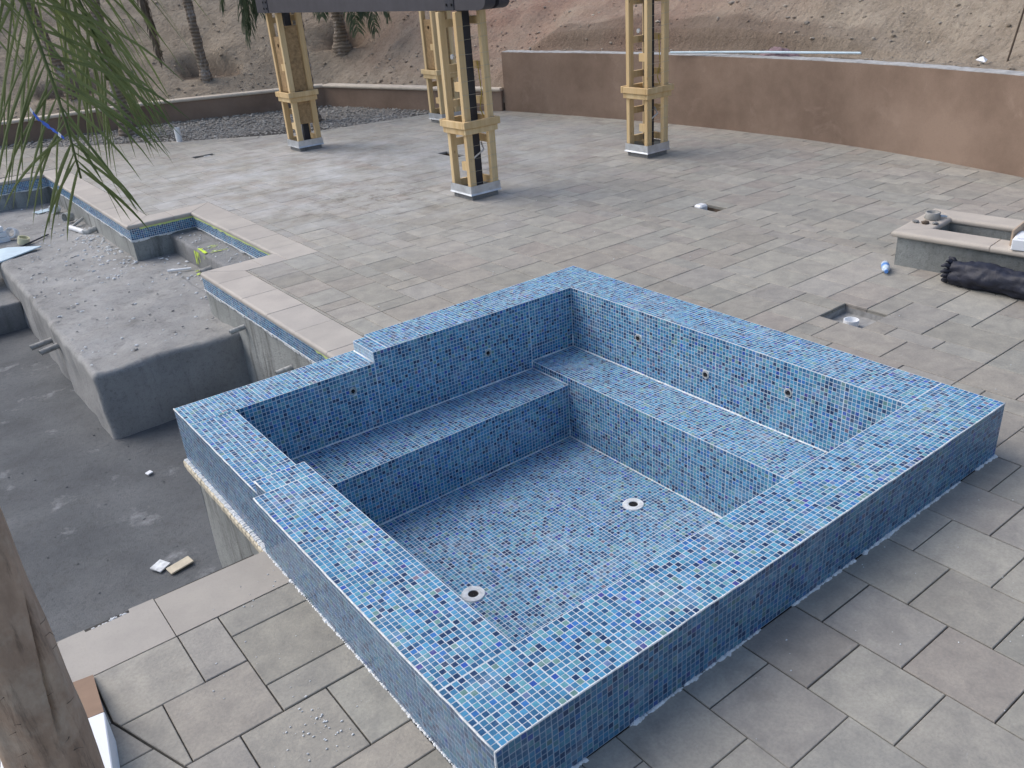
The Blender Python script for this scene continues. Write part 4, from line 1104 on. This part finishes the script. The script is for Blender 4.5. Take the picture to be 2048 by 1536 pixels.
# ------------------------------------------------------------------ palms
def frond_mesh(pts, nl, L, droop, width, seed, side=None, start=.12, tipk=.45, lift=.25, jit=.1, spread=1.0):
    rr = np.random.default_rng(seed); pts = np.array(pts, float)
    d = np.r_[0, np.cumsum(np.linalg.norm(np.diff(pts, axis=0), axis=1))]; tot = d[-1]
    # smooth resample
    uu = np.linspace(0, 1, 26)*tot; P = np.stack([np.interp(uu, d, pts[:, c]) for c in range(3)], 1)
    for _ in range(3): P[1:-1] = .25*P[:-2]+.5*P[1:-1]+.25*P[2:]
    at = lambda s: np.array([np.interp(s*tot, uu, P[:, c]) for c in range(3)])
    leaves = []
    for k in range(nl):
        s = start+(1-start)*(k+rr.uniform(-.25, .25))/nl; s = min(max(s, 0), .999)
        p = at(s); t = at(min(1, s+.02))-at(max(0, s-.02)); t /= np.linalg.norm(t)+1e-9
        for sg in (-1, 1):
            sd_ = np.cross(t, [0, 0, 1.]) if side is None else np.array(side, float)
            sd_ = sd_-t*(sd_@t); sd_ /= np.linalg.norm(sd_)+1e-9
            l = L*(math.sin(math.pi*(.18+.78*s))*.75+.35)*(1 if s < .8 else 1-(s-.8)*tipk)*rr.uniform(1-jit, 1+jit)
            v = sd_*sg*spread*rr.uniform(.75, 1.1)+t*rr.uniform(.55, .9)+np.array([0, 0, 1.])*lift*rr.uniform(.4, 1.4)+rr.normal(0, .13, 3); v /= np.linalg.norm(v)
            q = p.copy(); pth = [q.copy()]; ns = 7
            for i in range(ns):
                v = v+np.array([0, 0, -1.])*droop*rr.uniform(.8, 1.2)*(i+1)/ns; v /= np.linalg.norm(v); q = q+v*l/ns; pth.append(q.copy())
            leaves.append((pth, width*rr.uniform(.75, 1.2), t.copy()))
    return P, leaves
def leaf_geo(mb, pth, wd, rt=None):
    n = len(pth); prof = np.interp(np.linspace(0, 1, n), [0, .12, .5, .85, 1], [.35, .9, 1, .55, .06])
    vs = []
    for i in range(n):
        t = pth[min(i+1, n-1)]-pth[max(i-1, 0)]; t /= np.linalg.norm(t)+1e-9
        s = rt-t*(t@rt) if rt is not None else np.cross(t, [0, 0, 1.]); s = s+.35*np.array([CR[0], CR[1], 0])*(1-abs(t@np.array([CR[0], CR[1], 0]))); s -= t*(s@t); s /= np.linalg.norm(s)+1e-9
        nn3 = np.cross(s, t); wv = wd*prof[i]*.5
        vs += [pth[i]-s*wv+nn3*wv*.35, pth[i], pth[i]+s*wv+nn3*wv*.35]
    fs = []
    for i in range(n-1):
        for a in (0, 1): fs.append((i*3+a, i*3+a+1, i*3+a+4, i*3+a+3))
    mb.add(vs, fs)
near = empty('foreground_palm', (-1.08, .35, 0), label='palm tree close to the camera, brown trunk at lower left and green fronds above', cat='palm tree')
O = np.array([-1.08, .35, 0.])
# trunk with overlapping old leaf sheaths
def sheath_ring(z, a):
    r = .094+.012*mnoise.noise((math.cos(a)*1.3, math.sin(a)*1.3, z*1.4))+.006*mnoise.noise((math.cos(a)*3, math.sin(a)*3, z*5))
    r += .022*max(0, (1.05-z))/1.05*.8
    return r
vs = []; n = 110; m = 150
crease = lambda z: -1.05+1.6*(z-1.13)+.05*math.sin(z*9)      # angle of the overlapping sheath edge
for i in range(m+1):
    z = -.05+2.85*i/m
    for k in range(n):
        a = 2*math.pi*k/n; r = sheath_ring(z, a)
        dlt = (a-crease(z)+math.pi) % (2*math.pi)-math.pi
        fz = max(0, min(1, (z-.92)/.12)); r += fz*(.016*(1/(1+math.exp(-max(-30, min(30, -dlt*60)))))*math.exp(-max(0, -dlt)*.9)-.030*math.exp(-(dlt-.06)**2/.0022))
        d2 = (a-(crease(z)-2.0)+math.pi) % (2*math.pi)-math.pi
        r -= .012*math.exp(-d2**2/.006)*(1 if z < 1.25 else 0)
        vs.append((r*math.cos(a), r*math.sin(a), z))
fs = [(i*n+k, i*n+(k+1) % n, (i+1)*n+(k+1) % n, (i+1)*n+k) for i in range(m) for k in range(n)]
MB().add(vs, fs).build('trunk', MT['bark'], near, smooth=True)
fb = MB()
for q in range(16):
    z = random.uniform(.85, 1.25); a = random.uniform(-2.6, -.4); r = sheath_ring(z, a)+.004
    p = np.array([r*math.cos(a), r*math.sin(a), z]); tdir = np.array([-math.sin(a), math.cos(a), 0])*random.choice((-1, 1)); out = np.array([math.cos(a), math.sin(a), 0])
    fb.tube([p-out*.006, p+tdir*.01+out*.003+np.array([0, 0, .004]), p+tdir*.022+out*.004+np.array([0, 0, random.uniform(-.02, .015)])], [.0010, .0008, .0004], 4)
fb.build('torn_fibre', MT['dead'], near)
sidev = (CR[0], CR[1], 0)
def near_frond(pts, nl, L, seed, droop, wd, lift, spread=1., mat='leaf', start=.3):
    fr = empty('frond', (0, 0, 0), parent=near)
    P, lv = frond_mesh([np.array(p)-O for p in pts], nl, L, droop, wd, seed, side=sidev, start=start, lift=lift, spread=spread)
    MB().tube(P, np.linspace(.013, .0028, len(P)), 7).build('rachis', MT[mat], fr, smooth=True)
    for pth, w_, rt in lv:
        c = pth[0]; b = MB(); leaf_geo(b, [p-c for p in pth], w_, rt); b.build('leaflet', MT[mat], fr, loc=tuple(c))
near_frond([(-1.05, .38, 2.75), (-.85, .65, 3.02), (-.62, .95, 2.95), (-.515, 1.085, 2.70), (-.523, 1.051, 2.532), (-.519, 1.02, 2.485), (-.522, .971, 2.402), (-.522, .932, 2.336), (-.529, .89, 2.259), (-.535, .86, 2.17), (-.54, .85, 2.11)], 52, .50, 31, .16, .0082, -.08, .72)
near_frond([(-1.05, .36, 2.75), (-.75, .62, 3.10), (-.50, .98, 3.02), (-.405, 1.145, 2.72), (-.374, 1.078, 2.527), (-.372, 1.016, 2.427), (-.385, .966, 2.329)], 44, .64, 32, .16, .0082, -.1, .30)
near_frond([(-1.08, .36, 2.75), (-1.0, .75, 3.05), (-.82, 1.05, 2.98), (-.66, 1.15, 2.72), (-.63, 1.08, 2.55), (-.62, 1.0, 2.45)], 22, .40, 33, .2, .0070, -.1, .45)
rb = empty('flagging_ribbon', (-.611, .834, 2.297), label='blue and white ribbon caught in the hanging palm fronds', cat='ribbon')
pts = np.array([[-.611, .834, 2.297], [-.604, .815, 2.274], [-.59, .795, 2.256], [-.579, .778, 2.242], [-.568, .761, 2.226]])-np.array([-.611, .834, 2.297])
uu = np.linspace(0, 4, 12); Q = np.stack([np.interp(uu, range(5), pts[:, c]) for c in range(3)], 1)
b = MB(); bw = MB()
for i in range(11):
    wv = [.007, .006, .008, .003, .008, .009, .004, .007, .004, .008, .006][i]
    p, q = Q[i], Q[i+1]; s = np.array([CU[0], CU[1], CU[2]])*wv*.6; th = -CF*.001
    (b if i not in (0, 9) else bw).add([p-s, q-s, q+s, p+s, p-s-th, q-s-th, q+s-th, p+s-th], [(0, 1, 2, 3), (7, 6, 5, 4), (0, 4, 5, 1), (3, 2, 6, 7)])
b.build('blue_strip', MT['blue'], rb); bw.build('white_strip', MT['white'], rb)

def planted_palm(x, y, z, h, r0, r1, lean, fronds, label, bark='bark2', flare=1.3, hole=False, seed=0, band=False):
    rr = np.random.default_rng(seed); t = empty('palm_tree', (x, y, z), label=label, cat='palm tree', group='newly planted palms along the slope and gravel bed')
    n, m = 14, 60; vs = []
    for i in range(m+1):
        u = i/m; zz = -.15+(h+.15)*u; cx, cy = lean[0]*u*h, lean[1]*u*h
        r = r0+(r1-r0)*min(1, u*1.6); r *= 1+(flare-1)*math.exp(-max(0, zz)*5); r *= 1+.07*math.sin(zz*26+rr.uniform(-.4, .4))
        for k in range(n):
            a = 2*math.pi*k/n; q = r*(1+.12*mnoise.noise((math.cos(a)*2+seed, math.sin(a)*2, zz*3)))
            vs.append((cx+q*math.cos(a), cy+q*math.sin(a), zz))
    fs = [(i*n+k, i*n+(k+1) % n, (i+1)*n+(k+1) % n, (i+1)*n+k) for i in range(m) for k in range(n)]
    MB().add(vs, fs).build('trunk', MT[bark], t, smooth=True)
    top = np.array([lean[0]*h, lean[1]*h, h])
    for (az, reach, drop, L, mt) in fronds:
        a = R_(az); dv = np.array([math.cos(a), math.sin(a), 0])
        pts = [top-np.array([0, 0, .1]), top+dv*reach*.3+np.array([0, 0, .45]), top+dv*reach*.65+np.array([0, 0, .35]), top+dv*reach*.9-np.array([0, 0, drop*.35]), top+dv*reach-np.array([0, 0, drop])]
        P, lv = frond_mesh(pts, 75, L, .42, .030, int(az)+seed*7, start=.2, lift=.0, jit=.2)
        b = MB(); b.tube(P, np.linspace(.022, .005, len(P)), 5)
        for pth, w_, rt in lv: leaf_geo(b, pth, w_, rt)
        b.build('frond', MT[mt], t)
    if band: MB().lathe([(r1*1.12, 0), (r1*1.14, .03), (r1*1.1, .06)], (lean[0]*.75, lean[1]*.75, .75), 14).build('tag_band', MT['white'], t)
    if False:
        MB().lathe([(.62, .16), (.50, .07), (.42, -.05), (.30, -.07), (.05, -.06)], (0, 0, -.02), 22).build('planting_hole', MT['rockred'], t, smooth=True)
    return t
hz1 = lambda x, y: float(hill_z(np.array([[x, y]]))[0])
planted_palm(3.50, 17.05, -.02, 3.6, .135, .105, (0, 0), [(20, 1.6, .6, .6, 'leaf2'), (140, 1.7, .7, .6, 'leaf2'), (250, 1.6, .5, .6, 'leaf2'), (318, 1.05, 2.3, .36, 'dead'), (335, .95, 2.1, .36, 'dead'), (326, 1.0, 2.2, .34, 'dead'), (80, 1.6, .4, .6, 'leaf2')],
             'palm in the gravel bed at left, rough trunk with pale peeling bark', seed=1)
planted_palm(6.45, 14.8, -.02, 3.4, .15, .115, (.02, .02), [(172, 1.0, 1.75, .6, 'leaf2'), (182, .95, 1.6, .6, 'leaf2'), (196, .85, 1.35, .6, 'leaf2'), (160, 1.3, 1.2, .55, 'leaf2'), (250, 1.6, .6, .6, 'leaf2'), (30, 1.7, .5, .6, 'leaf2'), (90, 1.6, .5, .6, 'leaf2')],
             'palm in the gravel bed behind the left pergola post, ringed trunk', seed=2)
x, y = 5.80, 18.55
planted_palm(x, y, hz1(x, y), 3.2, .11, .088, (-.03, .0), [(40, 1.6, .4, .6, 'leaf2'), (160, 1.6, .5, .6, 'leaf2'), (280, 1.5, .5, .6, 'leaf2')], 'thin palm with a white tag band in a dug hole on the slope', hole=True, seed=3, band=True)
x, y = 8.72, 17.5
planted_palm(x, y, hz1(x, y), 2.0, .15, .11, (0, 0), [(262, 1.15, 1.6, .55, 'leaf2'), (285, 1.15, 1.65, .5, 'leaf2'), (310, 1.2, 1.4, .5, 'leaf2'), (225, 1.1, 1.25, .5, 'leaf2'), (60, 1.5, .4, .5, 'leaf2'), (140, 1.4, .5, .5, 'leaf2'), (270, 1.25, 1.3, .5, 'leaf2')],
             'palm with a swollen grey foot in a hole on the slope, drooping fronds', hole=True, flare=1.7, seed=4, bark='bark2')
x, y = 3.1, 19.1
planted_palm(x, y, hz1(x, y), 3.4, .105, .085, (-.16, .05), [(40, 1.6, .4, .6, 'leaf2'), (160, 1.6, .5, .6, 'leaf2'), (300, 1.4, .6, .5, 'leaf2')], 'dark leaning palm trunk low on the slope at far left', hole=True, seed=5)

# ------------------------------------------------------------------ loose things
# white stub in the gravel
t = empty('vent_pipe', (3.88, 15.06, -.02), label='short white plastic pipe standing in the gravel bed', cat='pipe')
MB().lathe([(.055, 0), (.055, .27), (.046, .27), (.045, .10), (.001, .10)], n=18).build('pipe', MT['pvc'], t, smooth=False)
# on and behind the tall wall
t = empty('conduit_length', (0, 0, 0), label='long pale conduit lying along the top of the tall wall', cat='pipe')
MB().tube([(9.62, 8.2, 1.10), (9.86, 6.9, 1.115), (10.06, 5.2, 1.125)], .016, 8).build('pipe', MT['paleblue'], t)
nt = []
for i in range(40):
    a = random.uniform(0, 6.28); r = random.random()**.7
    nt.append((10.12+.22*r*math.cos(a), 6.5+.42*r*math.sin(a), 0))
o = MB()
g = 13
for i in range(g):
    for j in range(g):
        u, v = i/(g-1)*2-1, j/(g-1)*2-1; d = max(0, 1-u*u-v*v*.9)
        o.v.append((10.06+.16*u, 6.5+.34*v, 1.04+.16*d*(.6+.8*abs(mnoise.noise((u*3, v*3, 1))))+.03*mnoise.noise((u*7, v*7, 2)))); o.c.append((1, 1, 1))
for i in range(g-1):
    for j in range(g-1): o.f.append((i*g+j, (i+1)*g+j, (i+1)*g+j+1, i*g+j+1))
o.build('netting_heap', MT['purple'], smooth=True, label='crumpled purple netting heap behind the tall wall', cat='netting')
t = empty('wooden_stake', (9.99, 3.3, 0), label='thin dark stake standing on the slope at the upper right', cat='stake')
t.location = (0, 0, 0)
MB().tube([(10.02, 3.30, hz1(10.02, 3.30)-.1), (10.10, 3.18, hz1(10.02, 3.30)+.95)], [.012, .010], 7).build('stake', MT['rockred'], t)
z = hz1(9.92, 3.53)
MB().add([(9.88, 3.47, z+.03), (9.97, 3.49, z+.05), (9.96, 3.58, z+.075), (9.90, 3.60, z+.05), (9.93, 3.53, z+.09), (9.92, 3.53, z+.01)], [(0, 1, 4), (1, 2, 4), (2, 3, 4), (3, 0, 4), (1, 0, 5), (2, 1, 5), (3, 2, 5), (0, 3, 5)]).build('paper_scrap', MT['white'], label='crumpled white scrap on the slope at upper right', cat='litter')
# carton behind the palm trunk
cx, cy = -1.334, .786
ct = empty('carton', (cx, cy, 0), R_(-9), label='white carton with an open brown flap behind the foreground trunk', cat='box')
MB().box(0, .345, 0, .494, .0, .16, b=.004).build('carton_body', MT['white'], ct)
MB().add([(.01, .499, .155), (.342, .499, .155), (.30, .91, .014), (.01, .91, .014), (.01, .496, .150), (.342, .496, .150), (.30, .908, .006), (.01, .908, .006)], [(0, 1, 2, 3), (7, 6, 5, 4), (1, 0, 4, 5), (2, 1, 5, 6), (3, 2, 6, 7), (0, 3, 7, 4)]).build('open_flap', MT['kraft'], ct)
mk = MB()
for i in range(13): mk.box(.262, .275+.006*(i % 3), .16+i*.006, .163+i*.006, .1605, .1612)
mk.build('barcode', MT['dark'], ct)
# things on the pool shelf
def thing(name, label, cat, loc, rz=0, group=None): return empty(name, loc, rz, label=label, cat=cat, group=group)
zs = ZS+.008
for q, (x, y, r, lb) in enumerate([(1.26, 13.15, .062, 'far white pipe coupling lying on the pool shelf by the wall'), (1.28, 12.35, .070, 'nearer grey white pipe coupling lying on the pool shelf by the wall')]):
    t = thing('pipe_coupling', lb, 'pipe fitting', (x, y, zs+r), group='couplings on the pool shelf')
    MB().lathe([(r, 0), (r, .12), (r*.82, .12), (r*.8, .05), (r*.8, 0), (r, 0)], n=20, ax=(-.9, -.5, .12)).build('ring', MT['pvc'] if q == 0 else MT['dirtypvc'], t)
t = thing('pipe_offcut', 'short white pipe offcut with a grey elbow on the pool shelf', 'pipe', (1.24, 11.5, zs+.03))
MB().tube([(-.10, .32, 0), (-.02, -.12, 0)], .034, 12).build('pipe', MT['pvc'], t)
MB().tube([(-.02, -.13, 0), (.03, -.18, .0), (.14, -.16, .02)], .038, 12).build('elbow', MT['dirtypvc'], t)
t = thing('pipe_offcut', 'thin grey pipe offcut leaning at the pool wall', 'pipe', (1.28, 12.0, zs+.02))
MB().tube([(-.10, -.1, 0), (.09, .02, .06)], .02, 10).build('pipe', MT['dirtypvc'], t)
t = thing('tile_boxes', 'stack of white boxes on the pool shelf at the left edge', 'box', (.05, 12.0, zs), R_(8))
for k in range(3): MB().box(-.5, .30-.02*k, -.15, .45, k*.075, k*.075+.07, b=.008).build('box', MT['white'], t)
for q, (x, y, ax, lb) in enumerate([(.47, 11.55, (.3, -.2, 1), 'cream tape roll lying flat on the pool shelf'), (.44, 12.0, (-.5, -.75, .35), 'pale tape roll standing tilted on the pool shelf')]):
    t = thing('tape_roll', lb, 'tape roll', (x, y, zs+(.01 if q == 0 else .075)), group='tape rolls on the pool shelf')
    MB().lathe([(.075, 0), (.075, .09), (.060, .09), (.058, 0), (.075, 0)], n=22, ax=ax).build('roll', MT['tape'] if q == 0 else MT['pvc'], t)
MB().add([(-.5, 10.75, zs+.02), (.05, 10.8, zs+.015), (.62, 11.15, zs+.02), (.25, 11.35, zs+.05), (-.4, 11.4, zs+.03), (-.5, 10.75, zs), (.05, 10.8, zs), (.62, 11.15, zs+.006), (.25, 11.35, zs+.035), (-.4, 11.4, zs+.01)],
         [(0, 1, 2, 3, 4), (9, 8, 7, 6, 5), (0, 5, 6, 1), (1, 6, 7, 2), (2, 7, 8, 3), (3, 8, 9, 4), (4, 9, 5, 0)]).build('plastic_sheet', MT['paleblue'], label='pale blue sheet lying on the pool shelf at the left', cat='sheet')
t = thing('metal_rod', 'dark thin rod lying on the pool shelf', 'rod', (.38, 11.35, zs+.012))
MB().tube([(0, 0, 0), (.45, .42, 0)], .010, 7).build('rod', MT['steel'], t)
t = thing('mosaic_offcut', 'small sheet of blue mosaic tile left on the pool shelf', 'tile sheet', (1.10, 13.45, zs), R_(15))
b = MB()
for i in range(8):
    for j in range(4): b.box(-.12+i*.031, -.093+i*.031, -.07+j*.05, -.025+j*.05, 0, .006)
b.build('tiles', MT['paleblue'], t)
t = thing('wall_tube', 'white length of tube lying on the alcove floor', 'pipe', (1.62, 8.55, zs+.015))
MB().tube([(-.12, .03, 0), (.12, -.10, .0)], .014, 9).build('pipe', MT['pvc'], t)
# chips of broken tile on the deep floor
for q, (x, y, a, lb, w1, w2, mt) in enumerate([(-.21, 3.85, .5, 'grey square offcut lying on the deep pool floor', .05, .05, 'mortar'), (-.10, 3.76, .15, 'brown rectangular offcut lying on the deep pool floor', .085, .042, 'cream'), (.12, 5.22, .3, 'white scrap lying in the middle of the deep pool floor', .025, .022, 'white')]):
    o = MB().box(-w1, w1, -w2, w2, 0, .012, b=.003).build('offcut', MT[mt], loc=(x, y, ZD+.012), label=lb, cat='offcut'); o.rotation_euler = (R_(4), R_(-3), a)
# crumbs of white mortar: on the shelf along the wall and on the pavers
cr_ = MB()
def crumb(mb, x, y, z, s):
    a = random.uniform(0, 6.28); n = 5; vs = [(x+s*random.uniform(.5, 1.2)*math.cos(a+2*math.pi*k/n)*1.3, y+s*random.uniform(.5, 1.2)*math.sin(a+2*math.pi*k/n), z) for k in range(n)]
    vs += [(x+(v[0]-x)*.6, y+(v[1]-y)*.6, z+s*.5) for v in vs[:n]]
    mb.add(vs, [tuple(range(n, 2*n))]+[(k, (k+1) % n, n+(k+1) % n, n+k) for k in range(n)])
for i in range(230):
    y = random.triangular(8.6, 13.9, 9.6); x = 1.36-abs(random.gauss(0, .20)); crumb(cr_, x, y, zs-.004, random.choice((.006, .009, .012, .016, .024))*random.uniform(.7, 1.2))
for i in range(160): crumb(cr_, random.uniform(.1, 1.35), random.uniform(6.2, 14), zs-.003, random.uniform(.006, .018))
for i in range(60): crumb(cr_, random.uniform(1.4, 1.82), random.uniform(6.9, 9.3), zs-.005, random.uniform(.008, .02))
for i in range(50): crumb(cr_, random.uniform(1.87, 2.15), random.uniform(6.9, 9.3), -.218, random.uniform(.006, .016))
dk = MB()
for i in range(110): crumb(dk, random.uniform(.1, 1.34), random.uniform(6.2, 12.5), zs-.004, random.uniform(.006, .02))
dk.build('shelf_grit', MT['mud'], kind='stuff', label='dark grit and clods on the dusty pool shelf', cat='grit')
cr_.build('mortar_crumbs', MT['mortar'], kind='stuff', label='white mortar crumbs along the foot of the pool wall', cat='crumbs')
fl = MB()
for (mx, my, sx, sy, n, s0) in [(-.27, .76, .07, .09, 46, .006), (-.24, 1.3, .12, .25, 26, .004), (-.1, 1.75, .08, .1, 14, .005), (1.5, -.5, 1.0, .5, 60, .004), (2.6, -.3, .6, .3, 30, .004), (4.4, 5.2, 1.6, 2.2, 60, .008), (4, .9, .6, .6, 14, .007)]:
    for i in range(n):
        x, y = random.gauss(mx, sx), random.gauss(my, sy)
        if (0 < x < 3.3 and 0 < y < 3.4) or (x < 1.7 and y > 1.64 and x > 0) or y > 1.95 and x < 1.7: continue
        crumb(fl, x, y, .0015, s0*random.uniform(.25, 1.0))
fl.build('grout_flakes', MT['mortar'], kind='stuff', label='white grout flakes dropped on the pavers', cat='flakes')
dc = MB()
for i in range(380): crumb(dc, random.uniform(-4, 1.3), random.uniform(2.1, 9.8), ZD+.004, random.uniform(.003, .011)) 
dc.build('floor_grit', MT['floor'], kind='stuff', label='loose grit on the deep pool floor', cat='grit')
